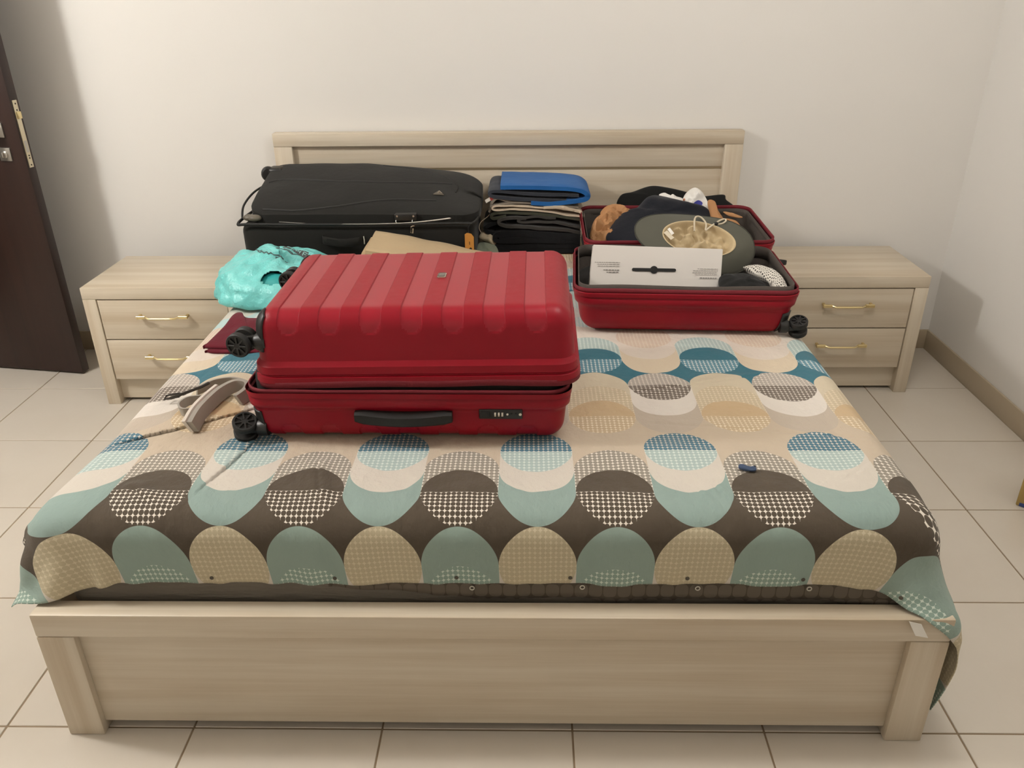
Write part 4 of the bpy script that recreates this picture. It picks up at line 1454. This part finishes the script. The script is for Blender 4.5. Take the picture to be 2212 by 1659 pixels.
strip('back_strap', [(-0.700, -1.592, z0), (-0.740, -1.575, z0), (-0.785, -1.590, z0), (-0.815, -1.635, z0)], 0.026, 0.006, M_belt, (0.006, 0))
strip('inner_loop', [(-0.765, -1.745, z0), (-0.800, -1.755, z0), (-0.822, -1.725, z0), (-0.812, -1.690, z0), (-0.780, -1.680, z0)], 0.024, 0.005, M_belt, (-0.004, 0))
bm = bmesh.new()
M_gun = plain('gunmetal', '#3b3632', 0.4, 0.1, 20, metal=0.6)
c = Vector((-0.865, -1.668, z0 + 0.008)) - Vector(og)
tube(bm, [c + Vector(q) for q in ((-0.022, -0.006, 0), (-0.022, 0.010, 0.003), (0.014, 0.015, 0.008), (0.018, -0.002, 0.006))], 0.0026, 6, True)
tube(bm, [c + Vector(q) for q in ((-0.005, -0.008, 0.004), (0.03, 0.006, 0.012), (0.07, 0.030, 0.02), (0.085, 0.045, 0.024))], 0.004, 6)
from_bm('buckle', bm, M_gun, belt, 0.8)
# small dark-blue fabric tab and loose thread on the cover
M_blt = fabric('blue_grey_fabric', '#3f4d66', 0.8, 0.15, 40, 0.3)
og2 = (0.588, -2.008, BT + 0.004)
tb = thing('fabric_tab', 'small blue grey fabric tab lying on a brown circle of the cover', 'tab', og2)
pillow('strip', [(0.568, -2.006, 0.586), (0.573, -1.996, 0.588), (0.592, -2.002, 0.586), (0.606, -2.006, 0.586), (0.603, -2.017, 0.585), (0.583, -2.015, 0.585)], 0.003, 0.002, M_blt, tb, 0.003, 60, 1.0, N=36, rings=6, origin=og2, edge=0.002)
bm = bmesh.new()
lathe(bm, [(0.003, 0), (0.003, 0.003), (0.0015, 0.004)], 10, Matrix.Translation(Vector((0.604, -2.005, 0.587)) - Vector(og2)))
from_bm('knot', bm, plain('dark_thread', '#262b36', 0.8), tb, 0.7)

# ------------------------------------------------------------------ stack of folded clothes at the headboard
def garment(label, cat='garment', og_=(0.13, -0.23, BT), name='folded_garment', group='folded clothes in the stack'):
    return thing(name, label, cat, og_, 0, group)
SO = (0.13, -0.23, BT)
fb_ = {k: fabric(k, c_, 0.92, 0.12, 35, 0.35) for k, c_ in dict(black_cotton='#131416', navy_cotton='#1d2330', charcoal_cotton='#3a3835', olive_cotton='#3f4034', cream_linen='#c2b29c', blue_fleece='#1f5a98', slate_cotton='#33363d', taupe_cotton='#7d7468').items()}
Y0s, Y1s = -0.355, -0.10
t = garment('thick black trousers folded lowest in the clothes stack')
folded('lower_fold', [(0.30, 0.592), (0.13, 0.592), (-0.02, 0.594), (-0.035, 0.603), (-0.02, 0.613), (0.13, 0.614), (0.30, 0.612)], 0.030, Y0s, Y1s, fb_['black_cotton'], t, 0.003, 10, 1, origin=SO)
folded('upper_fold', [(0.30, 0.634), (0.13, 0.637), (-0.02, 0.638), (-0.042, 0.650), (-0.02, 0.664), (0.08, 0.664), (0.20, 0.655), (0.30, 0.648)], 0.034, Y0s - 0.004, Y1s, fb_['black_cotton'], t, 0.004, 10, 2, origin=SO)
folded('side_flap', [(-0.03, 0.660), (-0.075, 0.668), (-0.085, 0.690), (-0.05, 0.705), (0.0, 0.705)], 0.02, Y0s + 0.01, Y1s, fb_['black_cotton'], t, 0.004, 10, 7, origin=SO)
t = garment('charcoal shirt folded unevenly above black trousers in the stack')
folded('body_fold', [(0.30, 0.664), (0.18, 0.684), (0.05, 0.690), (-0.015, 0.700), (-0.03, 0.716), (0.0, 0.728), (0.08, 0.728)], 0.016, Y0s - 0.006, Y1s, fb_['charcoal_cotton'], t, 0.006, 12, 3, origin=SO)
folded('sleeve', [(0.30, 0.690), (0.18, 0.708), (0.06, 0.712), (0.055, 0.724), (0.10, 0.734), (0.2, 0.726)], 0.012, Y0s - 0.003, Y1s, fb_['charcoal_cotton'], t, 0.006, 13, 4, origin=SO)
t = garment('olive shirt folded under the cream shirt in the clothes stack')
folded('body_fold', [(0.305, 0.718), (0.2, 0.735), (0.08, 0.748), (-0.03, 0.752), (-0.06, 0.742), (-0.05, 0.727), (0.0, 0.738)], 0.014, Y0s, Y1s, fb_['olive_cotton'], t, 0.004, 10, 5, origin=SO)
t = garment('cream linen shirt folded in the middle of the clothes stack')
folded('body_fold', [(0.315, 0.733), (0.24, 0.742), (0.15, 0.756), (0.05, 0.764), (-0.04, 0.761), (-0.055, 0.769), (-0.03, 0.778), (0.06, 0.778), (0.17, 0.768), (0.25, 0.762), (0.305, 0.748)], 0.0085, Y0s - 0.004, Y1s, fb_['cream_linen'], t, 0.004, 14, 6, origin=SO)
folded('collar', [(0.30, 0.752), (0.24, 0.768), (0.20, 0.775), (0.15, 0.772)], 0.012, Y0s - 0.008, Y0s + 0.10, fb_['cream_linen'], t, 0.005, 20, 8, origin=SO, N=30)
t = garment('taupe shirt folded between cream shirt and navy jumper')
folded('body_fold', [(0.29, 0.768), (0.15, 0.784), (0.02, 0.788), (-0.055, 0.776), (-0.06, 0.765), (-0.07, 0.752)], 0.009, Y0s + 0.002, Y1s, fb_['taupe_cotton'], t, 0.004, 12, 9, origin=SO)
folded('shoulder', [(-0.06, 0.785), (-0.035, 0.806), (0.01, 0.795), (0.05, 0.790)], 0.012, Y0s + 0.004, Y1s - 0.02, fb_['taupe_cotton'], t, 0.003, 12, 10, origin=SO, N=30)
t = garment('slate grey jumper folded inside the bright blue fleece')
folded('body_fold', [(0.28, 0.790), (0.15, 0.800), (0.03, 0.803), (-0.05, 0.814), (-0.065, 0.828), (-0.04, 0.838), (0.05, 0.829), (0.18, 0.820), (0.29, 0.822)], 0.016, Y0s, Y1s, fb_['slate_cotton'], t, 0.004, 10, 11, origin=SO)
t = garment('bright blue fleece folded on top of the clothes stack')
folded('body_fold', [(-0.022, 0.853), (0.10, 0.851), (0.22, 0.847), (0.295, 0.838), (0.326, 0.818), (0.318, 0.802), (0.27, 0.793), (0.18, 0.786), (0.10, 0.789)], 0.021, Y0s - 0.004, Y1s, fb_['blue_fleece'], t, 0.003, 9, 12, origin=SO)
tgp = mesh('care_label', [(-0.215, -0.118, 0.224), (-0.196, -0.118, 0.236), (-0.192, -0.117, 0.222), (-0.210, -0.117, 0.212)], [(0, 3, 2, 1)], M_white, t)
tgp.modifiers.new('thickness', 'SOLIDIFY').thickness = 0.001
tgp2 = mesh('label_edge', [(-0.196, -0.118, 0.236), (-0.176, -0.117, 0.238), (-0.176, -0.116, 0.224), (-0.192, -0.117, 0.222)], [(0, 3, 2, 1)], plain('red_label', '#b3443c', 0.7), t)
tgp2.modifiers.new('thickness', 'SOLIDIFY').thickness = 0.001
# pale sock and its cord, sage cloth beside the stack
og3 = (-0.075, -0.30, BT)
sk = thing('sock', 'crumpled cream sock beside the black trousers of the stack', 'sock', og3)
pillow('foot', [(-0.115, -0.33, 0.640), (-0.095, -0.32, 0.668), (-0.060, -0.32, 0.668), (-0.040, -0.33, 0.640), (-0.035, -0.335, 0.615), (-0.055, -0.345, 0.612), (-0.080, -0.34, 0.624)], 0.022, 0.015, fabric('cream_sock', '#b7a98f', 0.9), sk, 0.008, 30, 1.0, N=42, rings=7, nrm=(0, -0.9, 0.4), origin=og3)
tube_obj('cord', [Vector(q) - Vector(og3) for q in catmull([(-0.10, -0.33, 0.655), (-0.112, -0.33, 0.680), (-0.105, -0.33, 0.705), (-0.075, -0.33, 0.730), (-0.06, -0.33, 0.752)], 20, False)], 0.0016, fb_['cream_linen'], sk, 6)
og4 = (-0.08, -0.36, BT)
pl_ = thing('cloth', 'sage green crumpled cloth at the foot of the clothes stack', 'cloth', og4)
pillow('crumple', [(-0.13, -0.40, 0.590), (-0.12, -0.33, 0.612), (-0.08, -0.32, 0.622), (-0.04, -0.36, 0.608), (-0.035, -0.43, 0.590), (-0.09, -0.44, 0.586)], 0.016, 0.004, fabric('sage_cotton', '#848a77', 0.9), pl_, 0.008, 28, 2.0, N=42, rings=8, origin=og4)

# ------------------------------------------------------------------ packed things in the open suitcase
M_navy = fabric('navy_fleece', '#15171f', 0.95, 0.15, 30, 0.3)
M_blackc = fabric('black_fleece', '#111110', 0.95, 0.15, 30, 0.3)
M_kraft = plain('kraft_paper', '#a8794e', 0.7, 0.14, 14, 0.7, 18)
M_wbag = plain('white_polythene', '#e3dfd9', 0.35, 0.05, 10, 0.6, 30)
M_olive = fabric('olive_canvas', '#55544a', 0.88, 0.06, 18, 0.12, 500)
M_tan = fabric('tan_hat_lining', '#bda986', 0.85, 0.08, 26, 0.4)

o = tag(pillow('jacket', [(0.40, -0.56, 0.690), (0.40, -0.50, 0.715), (0.452, -0.417, 0.752), (0.508, -0.395, 0.764), (0.567, -0.340, 0.802), (0.623, -0.336, 0.806), (0.712, -0.368, 0.786), (0.795, -0.385, 0.770), (0.81, -0.440, 0.730), (0.76, -0.62, 0.700), (0.55, -0.66, 0.690)], 0.040, 0.05, M_navy, None, 0.014, 9, 3.0, creases=0.012), 'dark navy fleece jacket heaped across the lid of the open suitcase', 'jacket')
og = (0.70, -0.13, BT)
t = thing('garment', 'black trousers draped over the lid edge along the headboard', 'garment', og)
pillow('bundle', [(0.47, -0.185, 0.72), (0.478, -0.150, 0.768), (0.53, -0.136, 0.780), (0.606, -0.118, 0.800), (0.674, -0.122, 0.795), (0.751, -0.135, 0.780), (0.79, -0.145, 0.765), (0.78, -0.21, 0.70), (0.60, -0.22, 0.69)], 0.020, 0.015, M_blackc, t, 0.006, 12, 1.0, origin=og)
pillow('leg', [(0.76, -0.155, 0.755), (0.84, -0.150, 0.764), (0.912, -0.150, 0.770), (0.922, -0.165, 0.752), (0.952, -0.19, 0.722), (0.86, -0.225, 0.695), (0.78, -0.22, 0.70)], 0.012, 0.010, M_blackc, t, 0.004, 12, 2.0, origin=og)
og = (0.74, -0.33, 0.72)
t = thing('plastic_bag', 'crumpled white plastic bag with blue mark in the suitcase lid', 'bag', og)
wb = pillow('sack', [(0.700, -0.340, 0.770), (0.716, -0.315, 0.808), (0.745, -0.298, 0.830), (0.768, -0.295, 0.832), (0.792, -0.310, 0.812), (0.812, -0.335, 0.775), (0.815, -0.37, 0.730), (0.73, -0.385, 0.720), (0.69, -0.37, 0.735)], 0.020, 0.03, M_wbag, t, 0.012, 26, 1.0, origin=og, creases=0.03, facet=0.45, N=44, rings=8)
pillow('torn_edge', [(0.612, -0.325, 0.812), (0.635, -0.315, 0.818), (0.655, -0.320, 0.806), (0.668, -0.316, 0.812), (0.690, -0.322, 0.800), (0.72, -0.33, 0.79), (0.715, -0.36, 0.765), (0.67, -0.352, 0.782), (0.635, -0.342, 0.800)], 0.010, 0.008, M_wbag, t, 0.006, 40, 2.0, origin=og, creases=0.008, facet=0.45, N=44, rings=7)
bmb = bmesh.new(); bmb.from_mesh(wb.data); bw = BVHTree.FromBMesh(bmb); bmb.free()
def wb_patch(name, outline, mat):
    O = catmull(outline, 32)
    V, F = [], []
    c_ = O.mean(0)
    for k in range(5):
        s_ = k / 4
        for p in O:
            q = c_ + (p - c_) * max(s_, 0.02)
            h = bw.ray_cast(Vector((q[0], -0.8, q[1] + 0.3)) - Vector(og), Vector((0, 0.84, -0.54)).normalized())
            V.append((h[0] if h[0] else Vector((q[0], -0.36, q[1])) - Vector(og)) + Vector((0, -0.0016, 0.001)))
    n_ = len(O)
    for k in range(4):
        for i in range(n_):
            F.append((k * n_ + i, k * n_ + (i + 1) % n_, (k + 1) * n_ + (i + 1) % n_, (k + 1) * n_ + i))
    return mesh(name, V, F, mat, wb, 3.2)
wb_patch('blue_print', [(0.712, 0.748), (0.735, 0.757), (0.750, 0.775), (0.768, 0.790), (0.786, 0.778), (0.778, 0.756), (0.784, 0.742), (0.755, 0.748), (0.735, 0.738)], plain('blue_print', '#2b2f86', 0.5))
wb_patch('orange_print', [(0.700, 0.790), (0.706, 0.800), (0.714, 0.796), (0.712, 0.786)], plain('orange_print', '#c9825f', 0.5))

og = (0.41, -0.45, 0.70)
o = thing('paper_bag', 'crumpled brown paper bag at the left end of the suitcase lid', 'bag', og)
pillow('lower_bag', [(0.328, -0.52, 0.690), (0.338, -0.46, 0.725), (0.360, -0.43, 0.752), (0.40, -0.42, 0.765), (0.45, -0.43, 0.750), (0.447, -0.48, 0.720), (0.41, -0.53, 0.690), (0.37, -0.54, 0.680)], 0.022, 0.02, M_kraft, o, 0.022, 30, 1.0, origin=og, creases=0.05, facet=0.42, N=40, rings=8)
pillow('twisted_top', [(0.372, -0.42, 0.760), (0.396, -0.388, 0.782), (0.436, -0.378, 0.788), (0.475, -0.392, 0.776), (0.502, -0.405, 0.764), (0.500, -0.425, 0.752), (0.455, -0.435, 0.752), (0.41, -0.44, 0.750)], 0.014, 0.015, M_kraft, o, 0.014, 36, 2.0, origin=og, creases=0.03, facet=0.42, N=40, rings=7)
og = (0.85, -0.44, 0.70)
o = thing('paper_bag', 'creased brown paper bag between jacket and hat cord on the right', 'bag', og)
pillow('upper_flap', [(0.800, -0.365, 0.795), (0.826, -0.368, 0.796), (0.836, -0.400, 0.765), (0.858, -0.445, 0.735), (0.868, -0.50, 0.710), (0.815, -0.50, 0.715), (0.805, -0.43, 0.745)], 0.012, 0.01, M_kraft, o, 0.006, 30, 3.0, origin=og, creases=0.008, facet=0.4, N=40)
pillow('lower_flap', [(0.850, -0.435, 0.742), (0.895, -0.440, 0.738), (0.915, -0.475, 0.722), (0.915, -0.54, 0.70), (0.85, -0.55, 0.695), (0.835, -0.48, 0.718)], 0.010, 0.01, M_kraft, o, 0.006, 30, 4.0, origin=og, creases=0.008, facet=0.4, N=40)
pillow('torn_strip', [(0.856, -0.406, 0.764), (0.895, -0.412, 0.758), (0.928, -0.430, 0.748), (0.915, -0.434, 0.746), (0.875, -0.424, 0.752)], 0.006, 0.004, M_kraft, o, 0.004, 40, 5.0, N=30, rings=6, origin=og)
# dark bedding of packed clothes that fills both halves
M_pack = fabric('charcoal_jersey', '#24211f', 0.95, 0.2, 22, 0.4)
tag(pillow('packed_jumper', [(0.30, -1.13, 0.655), (0.28, -0.80, 0.66), (0.60, -0.77, 0.675), (0.90, -0.80, 0.66), (0.88, -1.15, 0.645), (0.60, -1.16, 0.65)], 0.030, 0.045, M_pack, None, 0.014, 12, 5.0), 'charcoal jumper packed flat in the front half under the hat', 'jumper')
tag(pillow('packed_shirt', [(0.34, -0.66, 0.655), (0.33, -0.28, 0.66), (0.62, -0.24, 0.665), (0.93, -0.28, 0.66), (0.92, -0.66, 0.655), (0.62, -0.68, 0.66)], 0.030, 0.045, M_pack, None, 0.014, 12, 6.0), 'dark shirt packed flat in the lid under the navy jacket', 'shirt')

# ---- sun hat lying crown down
H0c = np.array([0.660, -0.868, 0.796])
hn = np.array([0.05, -0.5, 0.86]); hn /= np.linalg.norm(hn)
e1 = np.array([1.0, 0.0, -0.058]); e1 -= hn * (e1 @ hn); e1 /= np.linalg.norm(e1)
rt_ = math.radians(-9)
e2 = np.cross(hn, e1)
e1, e2 = e1 * math.cos(rt_) + e2 * math.sin(rt_), -e1 * math.sin(rt_) + e2 * math.cos(rt_)
og = tuple(H0c - hn * 0.07)
hat = thing('sun_hat', 'wide-brimmed olive sun hat lying upside down with beige lining and chin cord', 'hat', og)
ogn = np.array(og)
def hat_pt(a, q, dz_=0.0):
    """q: 0 at the crown opening, 1 at the brim edge"""
    ix, iy = 0.122, 0.078
    ox_, oy_ = 0.208, 0.128
    rx, ry = ix + (ox_ - ix) * q, iy + (oy_ - iy) * q
    h = 0.012 * q * math.sin(2 * a + 0.6) + 0.006 * q * q * math.sin(3 * a) - 0.030 * q * q * max(0, math.cos(a + 0.35)) ** 2 - 0.01 * q
    cshift = 0.012 * (1 - q)
    return H0c + e1 * (rx * math.cos(a) + cshift) + e2 * (ry * math.sin(a) - cshift * 0.4) + hn * (h + dz_) - ogn
NAh = 80
V, F = [], []
for side in (0, 1):
    for k in range(10):
        q = k / 9
        for i in range(NAh):
            V.append(hat_pt(2 * math.pi * i / NAh, q, -0.0028 * side))
B0 = 10 * NAh
for k in range(9):
    for i in range(NAh):
        j = (i + 1) % NAh
        a = k * NAh
        F.append((a + i, a + NAh + i, a + NAh + j, a + j))
        F.append((B0 + a + j, B0 + a + NAh + j, B0 + a + NAh + i, B0 + a + i))
for i in range(NAh):
    j = (i + 1) % NAh
    F.append((9 * NAh + i, B0 + 9 * NAh + i, B0 + 9 * NAh + j, 9 * NAh + j))
br = mesh('brim', V, F, M_olive, hat, 0.9)
tube_obj('brim_binding', [hat_pt(2 * math.pi * i / NAh, 1.0, -0.0014) for i in range(NAh)], 0.0028, fabric('olive_binding', '#3b3a32', 0.9), br, 6, True)
V, F = [], []
prof0 = [(1.03, 0.0015), (0.99, 0.002), (0.95, -0.004), (0.92, -0.016), (0.88, -0.028), (0.80, -0.036), (0.66, -0.040), (0.5, -0.042), (0.32, -0.043), (0.15, -0.043)]
prof = [tuple(q) for q in catmull(prof0, 36, False)]
for k, (f, dz_) in enumerate(prof):
    for i in range(NAh):
        a = 2 * math.pi * i / NAh
        p = hat_pt(a, 0.0)
        c_ = H0c + e1 * 0.012 - e2 * 0.005 - ogn
        q = c_ + (p - c_) * f
        d_ = dz_
        wf = max(0.0, min(1.0, (0.95 - f) / 0.12))
        d_ += wf * (0.055 * abs(nz(q[0] * 22, q[1] * 26, 3.0)) + 0.020 * nz(q[0] * 50, q[1] * 44, 1.0) + 0.008 * nz(q[0] * 95, q[1] * 90, 2.0))
        V.append(q + hn * d_)
for k in range(len(prof) - 1):
    for i in range(NAh):
        j = (i + 1) % NAh
        F.append((k * NAh + j, k * NAh + i, (k + 1) * NAh + i, (k + 1) * NAh + j))
F.append(tuple((len(prof) - 1) * NAh + i for i in range(NAh))[::-1])
lnr = mesh('crown_lining', V, F, M_tan, hat, 3.2)
V, F = [], []
for k, (f, dz_) in enumerate([(1.02, -0.003), (0.98, -0.03), (0.9, -0.055), (0.7, -0.068), (0.3, -0.070)]):
    for i in range(NAh):
        p = hat_pt(2 * math.pi * i / NAh, 0.0)
        c_ = H0c + e1 * 0.012 - e2 * 0.005 - ogn
        V.append(c_ + (p - c_) * f + hn * dz_)
for k in range(4):
    for i in range(NAh):
        j = (i + 1) % NAh
        F.append((k * NAh + i, k * NAh + j, (k + 1) * NAh + j, (k + 1) * NAh + i))
F.append(tuple(4 * NAh + i for i in range(NAh)))
mesh('crown', V, F, M_olive, hat, 3.2)
def lab(name, c_, ex, ey, w, h, mat, par):
    c_, ex, ey = Vector(c_), Vector(ex).normalized(), Vector(ey).normalized()
    V = [c_ + ex * sx_ * w / 2 + ey * sy_ * h / 2 for sx_, sy_ in ((-1, -1), (1, -1), (1, 1), (-1, 1))]
    o_ = mesh(name, V, [(0, 1, 2, 3)], mat, par)
    o_.modifiers.new('thickness', 'SOLIDIFY').thickness = 0.0008
    return o_
M_lab = plain('white_label', '#e6e2da', 0.6)
lab('care_label', np.array((0.575, -0.862, 0.815)) - ogn, (0.45, -0.7, -0.5), (0.7, 0.5, 0.3), 0.028, 0.012, M_lab, lnr)
lab('size_label', np.array((0.567, -0.878, 0.806)) - ogn, (0.5, -0.7, -0.4), (0.7, 0.5, 0.3), 0.040, 0.016, fabric('cream_label', '#cfc3ad', 0.9), lnr)
M_cord = fabric('cream_cord', '#c9bda6', 0.9, 0.08, 60)
cp = [(0.662, -0.831, 0.806), (0.664, -0.806, 0.836), (0.672, -0.792, 0.846), (0.688, -0.792, 0.844), (0.703, -0.812, 0.828), (0.699, -0.835, 0.810)]
cd = tube_obj('chin_cord', [Vector(q) - Vector(og) for q in catmull(cp, 30, False)], 0.0032, M_cord, hat, 6)
cp = [(0.699, -0.836, 0.809), (0.715, -0.825, 0.818), (0.733, -0.812, 0.826), (0.755, -0.796, 0.834), (0.772, -0.788, 0.836), (0.775, -0.796, 0.832), (0.762, -0.806, 0.826), (0.742, -0.812, 0.824)]
cd2 = tube_obj('chin_cord', [Vector(q) - Vector(og) for q in catmull(cp, 40, False)], 0.0032, M_cord, hat, 6)
bm = bmesh.new()
lathe(bm, [(0.004, -0.007), (0.0065, -0.004), (0.0065, 0.004), (0.004, 0.007)], 12, Matrix.Translation(Vector((0.738, -0.811, 0.826)) - Vector(og)) @ Matrix.Rotation(1.2, 4, 'Y'))
from_bm('cord_toggle', bm, M_blk2, cd2, 0.7)

# ---- white box leaning at the front
M_box = plain('white_card', '#dcd6cf', 0.55, 0.02, 5)
fr = np.array([(0.285, -1.083, 0.680), (0.710, -1.087, 0.672), (0.716, -1.038, 0.805), (0.299, -1.033, 0.820)])
og = tuple(fr.mean(0) + np.array([0, 0.02, -0.07]))
wbx = thing('white_box', 'flat white cardboard box with black slot symbol leaning in the open suitcase', 'box', og)
nb = np.array([0, 0.93, -0.36]); nb /= np.linalg.norm(nb)
dwn = (fr[0] - fr[3]) / np.linalg.norm(fr[0] - fr[3])
fr2 = fr.copy(); fr2[0] += dwn * 0.012; fr2[1] += dwn * 0.012
bm = bmesh.new()
vs = [bm.verts.new(p - np.array(og)) for p in fr2] + [bm.verts.new(p + nb * 0.042 - np.array(og)) for p in fr2]
for f in ((0, 1, 2, 3), (7, 6, 5, 4), (0, 4, 5, 1), (1, 5, 6, 2), (2, 6, 7, 3), (3, 7, 4, 0)):
    bm.faces.new([vs[i] for i in f])
bmesh.ops.bevel(bm, geom=bm.edges[:], offset=0.0015, segments=2, affect='EDGES')
bb = from_bm('carton', bm, M_box, wbx, 0.6)
ex_ = (fr[1] - fr[0]); ex_ /= np.linalg.norm(ex_)
ey_ = np.cross(-nb, ex_); ey_ /= np.linalg.norm(ey_)
fc = np.array((0.495, -1.062, 0.744))
def face_poly(bm, pts, lift=0.0006):
    bm.faces.new([bm.verts.new(fc + ex_ * a + ey_ * b - nb * lift - np.array(og)) for a, b in pts])
bm = bmesh.new()
pts = []
for a in np.linspace(-math.pi / 2, math.pi / 2, 9): pts.append((0.066 + 0.0052 * math.cos(a), 0.0052 * math.sin(a)))
c9 = math.asin(0.0052 / 0.0125)
for a in np.linspace(c9, math.pi - c9, 15): pts.append((0.0125 * math.cos(a), 0.0125 * math.sin(a)))
for a in np.linspace(math.pi / 2, 1.5 * math.pi, 9): pts.append((-0.066 + 0.0052 * math.cos(a), 0.0052 * math.sin(a)))
for a in np.linspace(math.pi + c9, 2 * math.pi - c9, 15): pts.append((0.0125 * math.cos(a), 0.0125 * math.sin(a)))
face_poly(bm, pts)
from_bm('slot_symbol', bm, plain('black_print', '#0d0d0d', 0.5), bb)
rr = random.Random(4)
def text_lines(name, lines, mat, right):
    bm = bmesh.new()
    for (x0, x1, yy, hh) in lines:
        q = x0
        while q < x1 - 0.002:
            w = min(rr.uniform(0.004, 0.011), x1 - q)
            face_poly(bm, [(q, yy - hh / 2), (q + w, yy - hh / 2), (q + w, yy + hh / 2), (q, yy + hh / 2)])
            q += w + 0.0018
    return from_bm(name, bm, mat, bb)
M_tx = plain('grey_print', '#9a958f', 0.6)
M_tx2 = plain('dark_print', '#66625e', 0.6)
text_lines('fine_print', [(-0.192, -0.110, 0.0215, 0.0018), (-0.184, -0.110, 0.0155, 0.0018), (-0.182, -0.111, 0.0095, 0.0018)], M_tx, 1)
text_lines('fine_print', [(-0.163, -0.112, -0.003, 0.0024), (-0.153, -0.113, -0.010, 0.0024)], M_tx2, 1)
text_lines('fine_print', [(0.140, 0.206, 0.006, 0.0018), (0.126, 0.206, 0.000, 0.0018), (0.124, 0.205, -0.006, 0.0018), (0.132, 0.205, -0.012, 0.0018)], M_tx, 1)
text_lines('fine_print', [(0.148, 0.203, -0.0235, 0.0026)], M_tx2, 1)

# ---- black pouch and perforated white cloth at the right front corner
og = (0.77, -1.14, 0.69)
po = thing('pouch', 'black zip pouch with small metal snaps beside the white box', 'pouch', og)
pillow('pouch_body', [(0.705, -1.070, 0.715), (0.745, -1.062, 0.724), (0.79, -1.075, 0.728), (0.83, -1.13, 0.722), (0.845, -1.185, 0.700), (0.78, -1.195, 0.695), (0.70, -1.18, 0.700)], 0.024, 0.02, M_blackc, po, 0.006, 20, 3.0, origin=og)
for q in ((0.752, -1.166, 0.716), (0.832, -1.166, 0.716)):
    bm = bmesh.new()
    tube(bm, [Vector(q) - Vector(og) + Vector((0.0055 * math.cos(a * math.pi / 6), -0.002, 0.0055 * math.sin(a * math.pi / 6))) for a in range(12)], 0.002, 6, True)
    from_bm('metal_snap', bm, M_silver, po, 1.0)
n = NT('perforated_white_mesh')
sx = n.node('ShaderNodeSeparateXYZ')
n.t.links.new(n.coords((118, 100, 100)), sx.inputs[0])
ga_ = n.m('SUBTRACT', n.m('FRACT', n.m('ADD', n.m('ADD', sx.outputs[0], n.m('MULTIPLY', sx.outputs[1], 0.5)), 50.0)), 0.5)
gb_ = n.m('SUBTRACT', n.m('FRACT', n.m('ADD', n.m('SUBTRACT', sx.outputs[1], n.m('MULTIPLY', sx.outputs[0], 0.35)), 50.0)), 0.5)
hr = n.m('SQRT', n.m('ADD', n.m('MULTIPLY', ga_, ga_), n.m('MULTIPLY', gb_, gb_)))
n.set(Base_Color=n.mix(n.m('LESS_THAN', hr, 0.27), lin('#cfc9bf'), lin('#2e2a27')), Roughness=0.85)
M_mesh = n.mat
og = (0.86, -1.10, 0.69)
t = thing('mesh_cloth', 'perforated white cloth tucked in the right corner of the suitcase', 'cloth', og)
pillow('fold', [(0.795, -1.010, 0.735), (0.845, -1.010, 0.742), (0.880, -1.06, 0.742), (0.895, -1.12, 0.735), (0.895, -1.185, 0.715), (0.862, -1.195, 0.712), (0.845, -1.12, 0.728), (0.815, -1.06, 0.732)], 0.010, 0.02, M_mesh, t, 0.012, 26, 4.0, origin=og, creases=0.012)
tag(pillow('paper_sheet', [(0.505, -0.60, 0.735), (0.560, -0.545, 0.760), (0.575, -0.60, 0.745), (0.57, -0.64, 0.738)], 0.001, 0.001, M_white, None, 0.0, 10, 1.0, N=24, rings=4, edge=0.0006), 'small corner of white paper under the hat brim', 'paper')

# ------------------------------------------------------------------ care label on the hanging cover corner
pc, nn = on_cloth(MX + 0.20, VH + 0.02)
cl_ = mesh('care_label', [Vector((0.905, -2.262, 0.352)) + Vector((0, 1.1, 0)) + Vector(q) for q in ((-0.016, -0.004, 0.018), (0.012, -0.004, 0.010), (0.030, -0.010, -0.022), (0.002, -0.010, -0.016))], [(0, 3, 2, 1)], M_lab, duvet)
cl_.modifiers.new('thickness', 'SOLIDIFY').thickness = 0.001

# ------------------------------------------------------------------ cardboard box by the right wall, just inside the frame
M_cardb = plain('yellow_cardboard', '#b59a5e', 0.8, 0.06, 10)
og = (1.716, -1.305, 0.0)
cbx = thing('cardboard_box', 'yellowish cardboard box on the floor by the right wall', 'box', og, math.radians(-40))
box('carton', 0, 0.19, 0, 0.15, 0.001, 0.15, M_cardb, cbx, 0.003)
box('lid_flap', -0.001, 0.191, -0.001, 0.075, 0.150, 0.153, M_cardb, cbx, 0.001)
box('blue_label', 0.01, 0.06, -0.0015, 0.0005, 0.002, 0.014, plain('blue_label', '#3a4c86', 0.6), cbx, 0)
